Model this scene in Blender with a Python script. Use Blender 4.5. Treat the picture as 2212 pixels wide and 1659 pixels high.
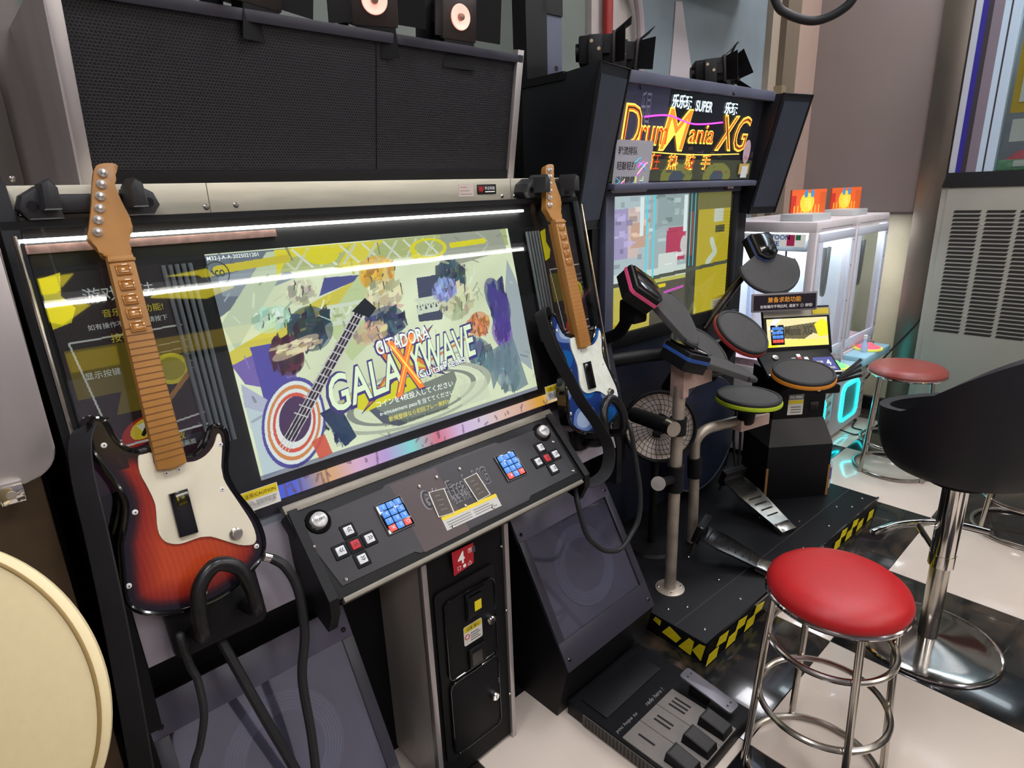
import bpy, bmesh, math, random
import numpy as np
from mathutils import Matrix, Vector
for o in list(bpy.data.objects): bpy.data.objects.remove(o, do_unlink=True)
S = bpy.context.scene
COL = S.collection
PI = math.pi
random.seed(4); RNG = np.random.default_rng(4)

# ------------------------------------------------------------------ camera, world, light, exposure
cam = bpy.data.cameras.new('camera'); co = bpy.data.objects.new('camera', cam); COL.objects.link(co)
cam.sensor_width = 36; cam.lens = 1328.555/2212*36; cam.clip_start = .02
pit, rol, yaw = .30021216, .03594759, .74272079
fwd = Vector((math.sin(yaw)*math.cos(pit), math.cos(yaw)*math.cos(pit), -math.sin(pit)))
rgt = Vector((math.cos(yaw), -math.sin(yaw), 0)); dwn = fwd.cross(rgt)
rr = rgt*math.cos(rol)+dwn*math.sin(rol); dd = dwn*math.cos(rol)-rgt*math.sin(rol)
m = Matrix((rr, -dd, -fwd)).transposed().to_4x4(); m.translation = (0, 0, 1.55)
co.matrix_world = m; S.camera = co
S.view_settings.view_transform = 'Standard'; S.view_settings.look = 'None'
S.view_settings.exposure = 0.15; S.view_settings.gamma = 1; S.view_settings.use_curve_mapping = False
w = bpy.data.worlds.new('world'); S.world = w; w.use_nodes = True
w.node_tree.nodes['Background'].inputs[0].default_value = (.9, .93, 1, 1)
w.node_tree.nodes['Background'].inputs[1].default_value = .25
LAMP = 34.0      # brightness of the ceiling tubes
SPILL = 23.0     # brightness of each flush ceiling panel

# ------------------------------------------------------------------ materials
def lin(c):
    return tuple((v/255/12.92 if v/255 <= .04045 else ((v/255+.055)/1.055)**2.4) for v in c[:3])
MATS = {}
def mat(name, rgb, rough=.5, metal=0, emit=0, spec=.5, noise=0, nscale=20, bump=0, bscale=200, coat=0, alpha=1, trans=0, ior=1.45, aniso=0):
    if name in MATS: return MATS[name]
    M = bpy.data.materials.new(name); M.use_nodes = True; nt = M.node_tree; b = nt.nodes['Principled BSDF']
    c = lin(rgb)+(1,)
    b.inputs['Base Color'].default_value = c; b.inputs['Roughness'].default_value = rough
    b.inputs['Metallic'].default_value = metal; b.inputs['Specular IOR Level'].default_value = spec
    b.inputs['Coat Weight'].default_value = coat; b.inputs['Alpha'].default_value = alpha
    b.inputs['Transmission Weight'].default_value = trans; b.inputs['IOR'].default_value = ior
    if emit:
        b.inputs['Emission Color'].default_value = c; b.inputs['Emission Strength'].default_value = emit
    tc = nt.nodes.new('ShaderNodeTexCoord')
    if noise:
        n = nt.nodes.new('ShaderNodeTexNoise'); n.inputs['Scale'].default_value = nscale; n.inputs['Detail'].default_value = 5
        mp = nt.nodes.new('ShaderNodeMapping')
        if aniso: mp.inputs['Scale'].default_value = (1, 1, aniso)
        nt.links.new(tc.outputs['Object'], mp.inputs[0]); nt.links.new(mp.outputs[0], n.inputs['Vector'])
        r = nt.nodes.new('ShaderNodeMapRange'); r.inputs[1].default_value = .3; r.inputs[2].default_value = .7
        r.inputs[3].default_value = 1-noise; r.inputs[4].default_value = 1+noise
        nt.links.new(n.outputs[0], r.inputs[0])
        mx = nt.nodes.new('ShaderNodeVectorMath'); mx.operation = 'SCALE'; mx.inputs[0].default_value = c[:3]
        nt.links.new(r.outputs[0], mx.inputs['Scale']); nt.links.new(mx.outputs[0], b.inputs['Base Color'])
        r2 = nt.nodes.new('ShaderNodeMapRange'); r2.inputs[3].default_value = max(0, rough-.12*noise*3); r2.inputs[4].default_value = min(1, rough+.12*noise*3)
        nt.links.new(n.outputs[0], r2.inputs[0]); nt.links.new(r2.outputs[0], b.inputs['Roughness'])
    if bump:
        n = nt.nodes.new('ShaderNodeTexNoise'); n.inputs['Scale'].default_value = bscale
        nt.links.new(tc.outputs['Object'], n.inputs['Vector'])
        bp = nt.nodes.new('ShaderNodeBump'); bp.inputs['Strength'].default_value = bump; bp.inputs['Distance'].default_value = .002
        nt.links.new(n.outputs[0], bp.inputs['Height']); nt.links.new(bp.outputs[0], b.inputs['Normal'])
    MATS[name] = M; return M
def colmat(name, rough=.5, emit=0, base=1):
    if name in MATS: return MATS[name]
    M = bpy.data.materials.new(name); M.use_nodes = True; nt = M.node_tree; b = nt.nodes['Principled BSDF']
    a = nt.nodes.new('ShaderNodeAttribute'); a.attribute_name = 'Col'
    if base: nt.links.new(a.outputs['Color'], b.inputs['Base Color'])
    else: b.inputs['Base Color'].default_value = (0, 0, 0, 1)
    b.inputs['Roughness'].default_value = rough
    if emit:
        nt.links.new(a.outputs['Color'], b.inputs['Emission Color']); b.inputs['Emission Strength'].default_value = emit
    MATS[name] = M; return M
def perforated(name, rgb, pitch, r):
    M = bpy.data.materials.new(name); M.use_nodes = True; nt = M.node_tree; b = nt.nodes['Principled BSDF']; L = nt.links.new
    tc = nt.nodes.new('ShaderNodeTexCoord'); P = (pitch, 1, pitch*1.732)
    def lat(off):
        a = nt.nodes.new('ShaderNodeVectorMath'); a.operation = 'DIVIDE'; a.inputs[1].default_value = P; L(tc.outputs['Object'], a.inputs[0])
        c = nt.nodes.new('ShaderNodeVectorMath'); c.operation = 'ADD'; c.inputs[1].default_value = (off, 0, off); L(a.outputs[0], c.inputs[0])
        d = nt.nodes.new('ShaderNodeVectorMath'); d.operation = 'FRACTION'; L(c.outputs[0], d.inputs[0])
        e = nt.nodes.new('ShaderNodeVectorMath'); e.operation = 'SUBTRACT'; e.inputs[1].default_value = (.5, .5, .5); L(d.outputs[0], e.inputs[0])
        f = nt.nodes.new('ShaderNodeVectorMath'); f.operation = 'MULTIPLY'; f.inputs[1].default_value = (pitch, 0, pitch*1.732); L(e.outputs[0], f.inputs[0])
        g = nt.nodes.new('ShaderNodeVectorMath'); g.operation = 'LENGTH'; L(f.outputs[0], g.inputs[0]); return g
    mn = nt.nodes.new('ShaderNodeMath'); mn.operation = 'MINIMUM'; L(lat(0).outputs['Value'], mn.inputs[0]); L(lat(.5).outputs['Value'], mn.inputs[1])
    gt = nt.nodes.new('ShaderNodeMapRange'); gt.inputs[1].default_value = r*.9; gt.inputs[2].default_value = r*1.1; L(mn.outputs[0], gt.inputs[0])
    mx = nt.nodes.new('ShaderNodeMix'); mx.data_type = 'RGBA'; L(gt.outputs[0], mx.inputs[0])
    mx.inputs[6].default_value = lin((9, 8, 10))+(1,); mx.inputs[7].default_value = lin(rgb)+(1,)
    L(mx.outputs[2], b.inputs['Base Color'])
    bp = nt.nodes.new('ShaderNodeBump'); bp.inputs['Strength'].default_value = .6; bp.inputs['Distance'].default_value = .001; L(gt.outputs[0], bp.inputs['Height']); L(bp.outputs[0], b.inputs['Normal'])
    b.inputs['Roughness'].default_value = .5; b.inputs['Metallic'].default_value = .3
    MATS[name] = M; return M

black = mat('black_plastic', (17, 16, 18), .48, spec=.3, noise=.15, nscale=8)
blackg = mat('black_gloss', (10, 10, 11), .12, coat=.5)
blackm = mat('black_matte', (12, 11, 13), .62, spec=.3, noise=.2, nscale=12, bump=.15, bscale=700)
blackpaint = mat('black_painted_steel', (15, 15, 18), .5, spec=.28, noise=.25, nscale=5, bump=.1, bscale=500)
grey = mat('grey_painted_steel', (84, 83, 96), .42, noise=.12, nscale=7)
dgrey = mat('dark_grey_rubber', (66, 65, 64), .75, noise=.08, nscale=30, bump=.1, bscale=900)
rimgrey = mat('dark_rim_rubber', (44, 44, 46), .6)
steel = mat('brushed_steel', (184, 177, 176), .4, .72, noise=.12, nscale=10, aniso=.04)
steeld = mat('worn_steel', (172, 160, 146), .42, .55, noise=.25, nscale=14)
alum = mat('satin_aluminium', (206, 200, 180), .42, .45, noise=.08, nscale=9, aniso=8)
chrome = mat('chrome', (222, 218, 214), .09, 1)
chromed = mat('satin_chrome', (190, 184, 176), .2, 1, noise=.08, nscale=30)
lav = mat('lavender_grey_metal', (176, 168, 178), .42, .35, noise=.08, nscale=12)
pinkst = mat('rosy_bare_steel', (190, 162, 150), .5, .2, noise=.12, nscale=30)
redv = mat('red_vinyl', (176, 26, 30), .42, noise=.06, nscale=60, bump=.08, bscale=900)
brownv = mat('brown_red_vinyl', (138, 66, 60), .35, noise=.08, nscale=60)
blackv = mat('black_leatherette', (20, 20, 26), .5, noise=.15, nscale=40, bump=.12, bscale=500)
creamv = mat('cream_leatherette', (238, 220, 172), .5, noise=.02, nscale=80, bump=.03, bscale=900)
brownline = mat('brown_piping', (150, 124, 74), .6)
maple = mat('maple_neck', (160, 111, 50), .45, noise=.14, nscale=14, aniso=.15)
mapled = mat('maple_groove', (104, 62, 26), .6)
ivory = mat('ivory_plastic', (222, 214, 190), .35, noise=.05, nscale=10)
white = mat('white_plastic', (225, 225, 228), .4, noise=.03)
paper = mat('white_sticker', (222, 218, 208), .5)
yellow = mat('yellow_print', (224, 198, 30), .5)
redp = mat('red_print', (196, 34, 46), .5)
bluek = mat('blue_key', (74, 134, 220), .4, emit=.35)
redk = mat('red_key', (224, 84, 74), .4, emit=.3)
inkw = mat('white_ink', (226, 224, 218), .5, emit=.25)
inkk = mat('black_ink', (20, 18, 20), .5)
inkg = mat('grey_ink', (110, 108, 108), .5)
inky = mat('yellow_ink', (220, 196, 60), .5, emit=.3)
glass = None

# ------------------------------------------------------------------ mesh builder
def frame(o, x, y):
    x = Vector(x).normalized(); y = Vector(y); y = (y-x*y.dot(x)).normalized(); z = x.cross(y)
    M = Matrix((x, y, z)).transposed().to_4x4(); M.translation = o; return M
def catmull(P, n=8, closed=False):
    P = [Vector(p) for p in P]; out = []; N = len(P)
    for i in range(N if closed else N-1):
        if closed: a, b, c, d = P[(i-1) % N], P[i], P[(i+1) % N], P[(i+2) % N]
        else: a, b, c, d = P[max(i-1, 0)], P[i], P[i+1], P[min(i+2, N-1)]
        for k in range(n):
            t = k/n; out.append(.5*((2*b)+(c-a)*t+(2*a-5*b+4*c-d)*t*t+(3*b-a-3*c+d)*t**3))
    if not closed: out.append(P[-1])
    return out
class MB:
    def __init__(s, M=None): s.bm = bmesh.new(); s.M = M or Matrix()
    def _add(s, vs, fs):
        v = [s.bm.verts.new(s.M @ Vector(p)) for p in vs]
        for f in fs:
            try: s.bm.faces.new([v[i] for i in f])
            except ValueError: pass
        return v
    def box(s, x0, x1, y0, y1, z0, z1, bev=0):
        v = s._add([(x0, y0, z0), (x1, y0, z0), (x1, y1, z0), (x0, y1, z0), (x0, y0, z1), (x1, y0, z1), (x1, y1, z1), (x0, y1, z1)],
               [(3, 2, 1, 0), (4, 5, 6, 7), (0, 1, 5, 4), (1, 2, 6, 5), (2, 3, 7, 6), (3, 0, 4, 7)])
        if bev:
            es = list({e for q in v for e in q.link_edges}); bmesh.ops.bevel(s.bm, geom=es, offset=bev, segments=2, affect='EDGES', profile=.5)
        return s
    def hexa(s, P):   # 8 corners: bottom 4 then top 4
        s._add(P, [(3, 2, 1, 0), (4, 5, 6, 7), (0, 1, 5, 4), (1, 2, 6, 5), (2, 3, 7, 6), (3, 0, 4, 7)]); return s
    def prism(s, poly, z0, z1, bev=0):
        n = len(poly); a = sum(poly[i][0]*poly[(i+1) % n][1]-poly[(i+1) % n][0]*poly[i][1] for i in range(n))
        if a < 0: poly = poly[::-1]
        v = s._add([(p[0], p[1], z0) for p in poly]+[(p[0], p[1], z1) for p in poly],
               [tuple(range(n))[::-1], tuple(range(n, 2*n))]+[(i, (i+1) % n, n+(i+1) % n, n+i) for i in range(n)])
        if bev:
            es = [e for e in s.bm.edges if all(q in v[n:] for q in e.verts)]
            bmesh.ops.bevel(s.bm, geom=es, offset=bev, segments=2, affect='EDGES', profile=.5)
        return s
    def profile(s, poly, x0, x1):   # polygon in (y,z) extruded along x
        n = len(poly); s._add([(x0, p[0], p[1]) for p in poly]+[(x1, p[0], p[1]) for p in poly],
               [tuple(range(n))[::-1], tuple(range(n, 2*n))]+[(i, (i+1) % n, n+(i+1) % n, n+i) for i in range(n)]); return s
    def lathe(s, prof, n=32, o=(0, 0, 0)):
        vs = []; fs = []; k = len(prof)
        for i in range(n):
            a = 2*PI*i/n
            for r, z in prof: vs.append((o[0]+max(r, 1e-5)*math.cos(a), o[1]+max(r, 1e-5)*math.sin(a), o[2]+z))
        for i in range(n):
            j = (i+1) % n
            for q in range(k-1): fs.append((i*k+q, j*k+q, j*k+q+1, i*k+q+1))
        v = s._add(vs, fs); bmesh.ops.remove_doubles(s.bm, verts=v, dist=1e-4); return s
    def cyl(s, a, b, r, r2=None, n=16):
        a = Vector(a); b = Vector(b); d = (b-a); L = d.length; q = d.to_track_quat('Z', 'Y').to_matrix().to_4x4(); q.translation = a
        r2 = r if r2 is None else r2
        vs = [q @ Vector((r*math.cos(2*PI*i/n), r*math.sin(2*PI*i/n), 0)) for i in range(n)]+[q @ Vector((r2*math.cos(2*PI*i/n), r2*math.sin(2*PI*i/n), L)) for i in range(n)]
        s._add(vs, [tuple(range(n))[::-1], tuple(range(n, 2*n))]+[(i, (i+1) % n, n+(i+1) % n, n+i) for i in range(n)]); return s
    def tube(s, P, r, n=10, closed=False, flat=None, up=None):
        P = [Vector(p) for p in P]; N = len(P); T = []
        for i in range(N):
            if closed: t = P[(i+1) % N]-P[(i-1) % N]
            else: t = P[min(i+1, N-1)]-P[max(i-1, 0)]
            T.append(t.normalized())
        u = Vector(up) if up else (Vector((0, 0, 1)) if abs(T[0].z) < .9 else Vector((0, 1, 0)))
        vs = []
        for i in range(N):
            u = (u-T[i]*u.dot(T[i])); u = u.normalized() if u.length > 1e-6 else T[i].orthogonal().normalized(); v = T[i].cross(u)
            for k in range(n):
                a = 2*PI*k/n
                if flat: q = u*(flat[1]*math.copysign(abs(math.sin(a))**.4, math.sin(a)))+v*(flat[0]*math.copysign(abs(math.cos(a))**.4, math.cos(a)))
                else: q = u*(r*math.sin(a))+v*(r*math.cos(a))
                vs.append(P[i]+q)
        fs = [(i*n+k, i*n+(k+1) % n, ((i+1) % N)*n+(k+1) % n, ((i+1) % N)*n+k) for i in range(N if closed else N-1) for k in range(n)]
        if not closed: fs += [tuple(range(n))[::-1], tuple((N-1)*n+k for k in range(n))]
        s._add(vs, fs); return s
    def ball(s, c, r, n=12):
        return s.lathe([(r*math.cos(a)*1.0, r*math.sin(a)) for a in [(-PI/2+PI*i/n) for i in range(n+1)]], n*2, c)
    def quad(s, pts): s._add(pts, [tuple(range(len(pts)))]); return s
    def mesh(s, name, m, smooth=True, recenter=True):
        bmesh.ops.recalc_face_normals(s.bm, faces=s.bm.faces)
        vs = [v.co for v in s.bm.verts]; c = Vector()
        if recenter and vs:
            lo = Vector([min(v[i] for v in vs) for i in range(3)]); hi = Vector([max(v[i] for v in vs) for i in range(3)]); c = (lo+hi)/2
            for v in s.bm.verts: v.co -= c
        me = bpy.data.meshes.new(name); s.bm.to_mesh(me); s.bm.free(); me.materials.append(m)
        if smooth and len(me.polygons):
            me.polygons.foreach_set('use_smooth', [True]*len(me.polygons)); me.set_sharp_from_angle(angle=math.radians(35))
        return me, c
    def build(s, name, m, parent=None, smooth=True, recenter=True):
        me, c = s.mesh(name, m, smooth, recenter); return put(name, me, parent, c)
def put(name, me, parent, loc, rot=None):
    o = bpy.data.objects.new(name, me); COL.objects.link(o); o.location = loc
    if rot is not None: o.rotation_euler = rot
    if parent is not None: setpar(o, parent)
    return o
WM = {}
def world(o):
    M = Matrix.LocRotScale(o.location, o.rotation_euler, o.scale)
    if o.parent: M = world(o.parent) @ o.matrix_parent_inverse @ M
    return M
def setpar(o, p): o.parent = p; o.matrix_parent_inverse = world(p).inverted()
def tag(o, label, cat, group=None):
    o['label'] = label; o['category'] = cat
    if group: o['group'] = group
    return o
def thing(name, label, cat, loc=(0, 0, 0), rz=0, group=None):
    o = bpy.data.objects.new(name, None); COL.objects.link(o); o.location = loc; o.rotation_euler = (0, 0, rz); o.empty_display_size = .1
    return tag(o, label, cat, group)
def struct(o): o['kind'] = 'structure'; return o
def text(name, body, m, parent, M, width=None, height=None, depth=.0006, offset=0, shear=0, size=1, align='CENTER'):
    cu = bpy.data.curves.new('t', 'FONT'); cu.body = body; cu.size = size; cu.align_x = align; cu.align_y = 'CENTER'
    cu.offset = offset; cu.shear = shear; cu.resolution_u = 3
    t = bpy.data.objects.new('t', cu); COL.objects.link(t)
    dg = bpy.context.evaluated_depsgraph_get(); me = bpy.data.meshes.new_from_object(t.evaluated_get(dg))
    bpy.data.objects.remove(t, do_unlink=True); bpy.data.curves.remove(cu)
    n = len(me.vertices); A = np.zeros(n*3); me.vertices.foreach_get('co', A); A = A.reshape(-1, 3)
    lo, hi = A.min(0), A.max(0); sx = width/(hi[0]-lo[0]) if width else None; sy = height/(hi[1]-lo[1]) if height else None
    sx = sx or sy; sy = sy or sx
    A -= (lo+hi)/2; A[:, 0] *= sx; A[:, 1] *= sy; A[:, 2] = depth
    me.vertices.foreach_set('co', A.ravel()); me.materials.clear(); me.materials.append(m); me.update()
    o = bpy.data.objects.new(name, me); COL.objects.link(o); o.matrix_world = M
    l, q, s_ = M.decompose(); o.location = l; o.rotation_euler = q.to_euler()
    if parent is not None: setpar(o, parent)
    return o
def T(x, y, z=0): return Matrix.Translation((x, y, z))
# flat print: a fine grid whose cells carry colour
class Canvas:
    def __init__(s, w, h, nx, bg=(0, 0, 0)):
        s.w, s.h, s.nx = w, h, nx; s.ny = max(1, round(nx*h/w)); s.a = np.zeros((s.ny, nx, 3)); s.a[:] = bg
        X, Y = np.meshgrid((np.arange(nx)+.5)/nx, (np.arange(s.ny)+.5)/s.ny); s.X, s.Y = X, Y; s.keep = None
    def inside(s, poly):
        r = np.zeros(s.X.shape, bool); n = len(poly)
        for i in range(n):
            x0, y0 = poly[i]; x1, y1 = poly[(i+1) % n]
            if y0 == y1: continue
            c = ((y0 > s.Y) != (y1 > s.Y)) & (s.X < (x1-x0)*(s.Y-y0)/(y1-y0)+x0); r ^= c
        return r
    def poly(s, P, c, a=1): k = s.inside(P); s.a[k] = s.a[k]*(1-a)+np.array(c)*a; return s
    def rect(s, x0, x1, y0, y1, c, a=1): return s.poly([(x0, y0), (x1, y0), (x1, y1), (x0, y1)], c, a)
    def ell(s, cx, cy, rx, ry, c, a=1, rot=0, ring=0):
        dx, dy = (s.X-cx)*s.w/s.h, (s.Y-cy); C, Sn = math.cos(rot), math.sin(rot); u, v = dx*C+dy*Sn, -dx*Sn+dy*C
        d = (u/(rx*s.w/s.h))**2+(v/ry)**2; k = (d < 1) & (d > (1-ring)**2 if ring else True); s.a[k] = s.a[k]*(1-a)+np.array(c)*a; return s
    def line(s, P, wd, c, a=1):
        asp = s.w/s.h
        for (x0, y0), (x1, y1) in zip(P[:-1], P[1:]):
            ax, ay, bx, by = x0*asp, y0, x1*asp, y1; px, py = s.X*asp-ax, s.Y-ay; dx, dy = bx-ax, by-ay
            t = np.clip((px*dx+py*dy)/max(dx*dx+dy*dy, 1e-9), 0, 1); k = np.hypot(px-t*dx, py-t*dy) < wd/2
            s.a[k] = s.a[k]*(1-a)+np.array(c)*a
        return s
    def build(s, name, m, parent, M):
        nx, ny = s.nx, s.ny; gx, gy = np.meshgrid(np.linspace(0, s.w, nx+1), np.linspace(0, s.h, ny+1))
        V = np.stack([gx.ravel(), gy.ravel(), np.zeros(gx.size)], 1)
        i, j = np.meshgrid(np.arange(nx), np.arange(ny)); a = j*(nx+1)+i
        F = np.stack([a, a+1, a+nx+2, a+nx+1], -1); cols = s.a
        if s.keep is not None: F = F[s.keep]; cols = cols[s.keep]
        else: F = F.reshape(-1, 4); cols = cols.reshape(-1, 3)
        used = np.unique(F); mp = np.full(len(V), -1); mp[used] = np.arange(len(used)); V = V[used]; F = mp[F]
        c0 = (V.min(0)+V.max(0))/2; V = V-c0
        me = bpy.data.meshes.new(name); me.vertices.add(len(V)); me.vertices.foreach_set('co', V.ravel())
        nf = len(F); me.loops.add(nf*4); me.loops.foreach_set('vertex_index', F.ravel().astype(np.int32))
        me.polygons.add(nf); me.polygons.foreach_set('loop_start', np.arange(0, nf*4, 4, dtype=np.int32)); me.update(calc_edges=True)
        at = me.color_attributes.new('Col', 'FLOAT_COLOR', 'CORNER'); c = np.clip(cols, 0, 255)/255
        c = np.where(c <= .04045, c/12.92, ((c+.055)/1.055)**2.4); c4 = np.ones((nf, 4, 4)); c4[:, :, :3] = c[:, None, :]
        at.data.foreach_set('color', c4.ravel().astype(np.float32)); me.materials.append(m); me.validate()
        o = bpy.data.objects.new(name, me); COL.objects.link(o); Mw = M @ Matrix.Translation(Vector(c0)); l, q, _ = Mw.decompose(); o.location = l; o.rotation_euler = q.to_euler()
        if parent is not None: setpar(o, parent)
        return o
def screw(parent, M, x, y, r=.005, z=0, m=None, name='screw'):
    return MB(M).lathe([(0, .0028), (r*.6, .0025), (r, .0005), (r, -.002)], 12, (x, y, z)).build(name, m or chromed, parent)
def pane(name, rgb=(230, 235, 235), alpha=.1, rough=.02):
    if name in MATS: return MATS[name]
    M = bpy.data.materials.new(name); M.use_nodes = True; nt = M.node_tree; nt.nodes.remove(nt.nodes['Principled BSDF']); out = nt.nodes['Material Output']
    tr = nt.nodes.new('ShaderNodeBsdfTransparent'); tr.inputs[0].default_value = lin(rgb)+(1,)
    gl = nt.nodes.new('ShaderNodeBsdfGlossy'); gl.inputs['Roughness'].default_value = rough
    lw = nt.nodes.new('ShaderNodeLayerWeight'); lw.inputs['Blend'].default_value = .5
    pw = nt.nodes.new('ShaderNodeMath'); pw.operation = 'POWER'; pw.inputs[1].default_value = 4.5; nt.links.new(lw.outputs['Facing'], pw.inputs[0])
    fr = nt.nodes.new('ShaderNodeMapRange'); fr.inputs[3].default_value = alpha*.5; fr.inputs[4].default_value = .9; nt.links.new(pw.outputs[0], fr.inputs[0])
    mx = nt.nodes.new('ShaderNodeMixShader'); nt.links.new(fr.outputs[0], mx.inputs[0]); nt.links.new(tr.outputs[0], mx.inputs[1]); nt.links.new(gl.outputs[0], mx.inputs[2]); nt.links.new(mx.outputs[0], out.inputs[0])
    MATS[name] = M; return M
clear = pane('clear_glass'); clear2 = pane('clear_acrylic', (215, 215, 222), .34, .06)

# ================================================================== THE ROOM
XW, YW, ZC = 4.65, 1.95, 3.6
X0, Y0 = -2.6, -4.0
tw = mat('cream_floor_tile', (214, 200, 186), .16, noise=.05, nscale=3, coat=.3)
tb = mat('black_floor_tile', (27, 26, 27), .14, noise=.3, nscale=4, coat=.3)
# brown veins in the black tile
nt = tb.node_tree; bs = nt.nodes['Principled BSDF']
tc = nt.nodes.new('ShaderNodeTexCoord'); nz = nt.nodes.new('ShaderNodeTexNoise'); nz.inputs['Scale'].default_value = 3.2; nz.inputs['Distortion'].default_value = 2.5; nz.inputs['Detail'].default_value = 6
geo = nt.nodes.new('ShaderNodeNewGeometry'); nt.links.new(geo.outputs['Position'], nz.inputs['Vector'])
rp = nt.nodes.new('ShaderNodeValToRGB'); rp.color_ramp.elements[0].position = .5; rp.color_ramp.elements[0].color = lin((24, 24, 26))+(1,); rp.color_ramp.elements[1].position = .72; rp.color_ramp.elements[1].color = lin((66, 54, 42))+(1,)
nt.links.new(nz.outputs[0], rp.inputs[0]); nt.links.new(rp.outputs[0], bs.inputs['Base Color'])
floor = struct(MB().box(X0-.1, XW+2, Y0-.1, YW+.1, -.06, -.012).build('floor', mat('floor_grout', (60, 56, 52), .8)))
ang = math.radians(-.43); gx0, gy0 = 1.42, .590
tmw, _ = MB().box(-.299, .299, -.299, .299, -.012, 0, .0012).mesh('tile', tw); 
tmb, _ = MB().box(-.299, .299, -.299, .299, -.012, 0, .0012).mesh('tile', tb)
for i in range(-6, 8):
    for j in range(-7, 3):
        lx, ly = (i+.5)*.6, (j+.5)*.6
        x = gx0+lx*math.cos(ang)-ly*math.sin(ang); y = gy0+lx*math.sin(ang)+ly*math.cos(ang)
        if x < X0 or x > XW+1.2 or y > YW+.2 or y < Y0: continue
        put('tile', tmw if (i+j) % 2 else tmb, floor, (x, y, -.006), (0, 0, ang))
wallg = mat('grey_green_plaster', (118, 124, 118), .85, noise=.07, nscale=3, bump=.3, bscale=60)
wallb = mat('taupe_plaster', (124, 112, 106), .8, noise=.03, nscale=4, bump=.2, bscale=220)
wall_back = struct(MB().box(X0, XW+.1, YW, YW+.12, 0, ZC).build('wall_back', wallg))
wall_right = struct(MB().box(XW, XW+.12, -.55, YW, 1.345, ZC).build('wall_right', wallb))
struct(MB().box(X0-.12, X0, Y0, YW, 0, ZC).build('wall_left', mat('dark_taupe_plaster', (150, 140, 140), .8, noise=.05)))
struct(MB().box(X0, XW+2.6, Y0-.12, Y0, 0, ZC).build('wall_front', mat('dark_panel_wall', (150, 146, 158), .7, noise=.1)))
struct(MB().box(X0, XW+2.6, Y0, YW+.1, ZC, ZC+.1).build('ceiling', mat('grey_ceiling', (120, 116, 112), .9)))
struct(MB().box(XW+2.5, XW+2.6, Y0, YW, 0, ZC).build('wall_far', mat('dim_wall', (120, 116, 118), .9)))
marble = mat('beige_marble', (176, 168, 140), .3, noise=.22, nscale=2.5)
wl = struct(MB().box(XW+.02, XW+.12, -.55, YW, 0, 1.34).build('trim_1', marble))
struct(MB().box(XW-.01, XW+.03, 1.2, YW, 1.335, 1.35).build('trim_2', mat('dark_ledge', (74, 66, 60), .6)))
struct(MB().box(XW-.05, XW+.01, 1.065, 1.21, 0, ZC, .004).build('trim_3', mat('old_steel_cladding', (128, 118, 106), .36, .9, noise=.3, nscale=3, aniso=.3)))
struct(MB().box(XW-.02, XW+.02, 1.21, YW, 0, .09).build('baseboard_right', mat('black_baseboard', (20, 20, 22), .4)))
# back wall door/window frame behind the drum game, pale plaster strip beside it
wf = struct(MB().box(2.66, 3.93, YW-.012, YW, 1.2, 2.9).build('window_1', mat('painted_over_glass', (124, 136, 142), .35, noise=.1, nscale=5)))
MB().box(3.92, 4.02, YW-.05, YW, 1.0, 2.95).build('window_frame', mat('beige_frame', (150, 138, 122), .6), wf)
MB().box(4.02, 4.2, YW-.09, YW, 1.0, 2.95).build('window_frame', mat('brown_frame', (104, 92, 78), .6), wf)
MB().box(4.0, 4.06, YW-.1, YW-.05, 2.02, 2.12).build('hinge', mat('brass_hinge', (150, 136, 110), .5, .5), wf)
MB(frame((0, YW-.014, 0), (1, 0, 0), (0, 0, 1))).prism([(2.955, 2.42), (3.01, 2.43), (3.06, 2.3), (3.14, 2.1), (3.18, 1.9), (2.88, 1.9), (2.93, 2.1), (2.945, 2.25)], 0, .003).build('peeled_patch', mat('peeled_white_paint', (188, 180, 184), .8), wf)
struct(MB().box(2.30, 2.66, YW-.03, YW, 0, 2.9).build('trim_4', mat('pale_pilaster', (176, 168, 162), .8, noise=.05)))
struct(MB().box(4.2, XW, YW-.02, YW, 0, ZC).build('trim_5', mat('rosy_plaster', (160, 136, 124), .8, noise=.03)))
beam = struct(MB().hexa([(2.55, 1.3, 2.32), (3.6, 1.3, 2.32), (3.6, YW, 2.36), (2.55, YW, 2.36), (2.55, 1.3, 2.7), (3.6, 1.3, 2.7), (3.6, YW, 2.7), (2.55, YW, 2.7)]).build('trim_6', mat('grey_duct', (112, 116, 110), .8)))
beam.location.z += .22; beam.location.y += .25
tag(MB().cyl((2.374, 1.89, 1.6), (2.374, 1.89, 3.2), .022).build('red_pipe', mat('red_pipe_paint', (150, 36, 30), .45)), 'red painted pipe running up the back wall behind the drum game', 'pipe')
tag(MB().tube(catmull([(2.62, 1.9, 1.7), (2.6, 1.88, 2.2), (2.55, 1.87, 2.37), (2.5, 1.87, 2.45), (2.5, 1.87, 3.2)], 6), .019).build('conduit_pipe', mat('mauve_pipe', (160, 148, 150), .45)), 'mauve grey conduit bent up the wall right of the red pipe', 'pipe')
lp = thing('wall_panel', 'grey sheet metal panel with screws left of the speaker header', 'panel', (-.2, 1.9, 1.2))
MB().box(-.8, .27, 1.86, YW-.001, 1.0, 2.8).build('sheet', mat('taupe_sheet_metal', (112, 104, 100), .5, noise=.04), lp)
MB().box(.16, .2, 1.84, 1.862, 1.0, 2.8).build('fold', mat('taupe_sheet_dark', (84, 77, 73), .5), lp)
Mf = frame((0, 1.84, 0), (1, 0, 0), (0, 0, 1))
for z in (1.4, 1.62, 1.86, 2.1): screw(lp, Mf, .18, z, .007)

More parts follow.
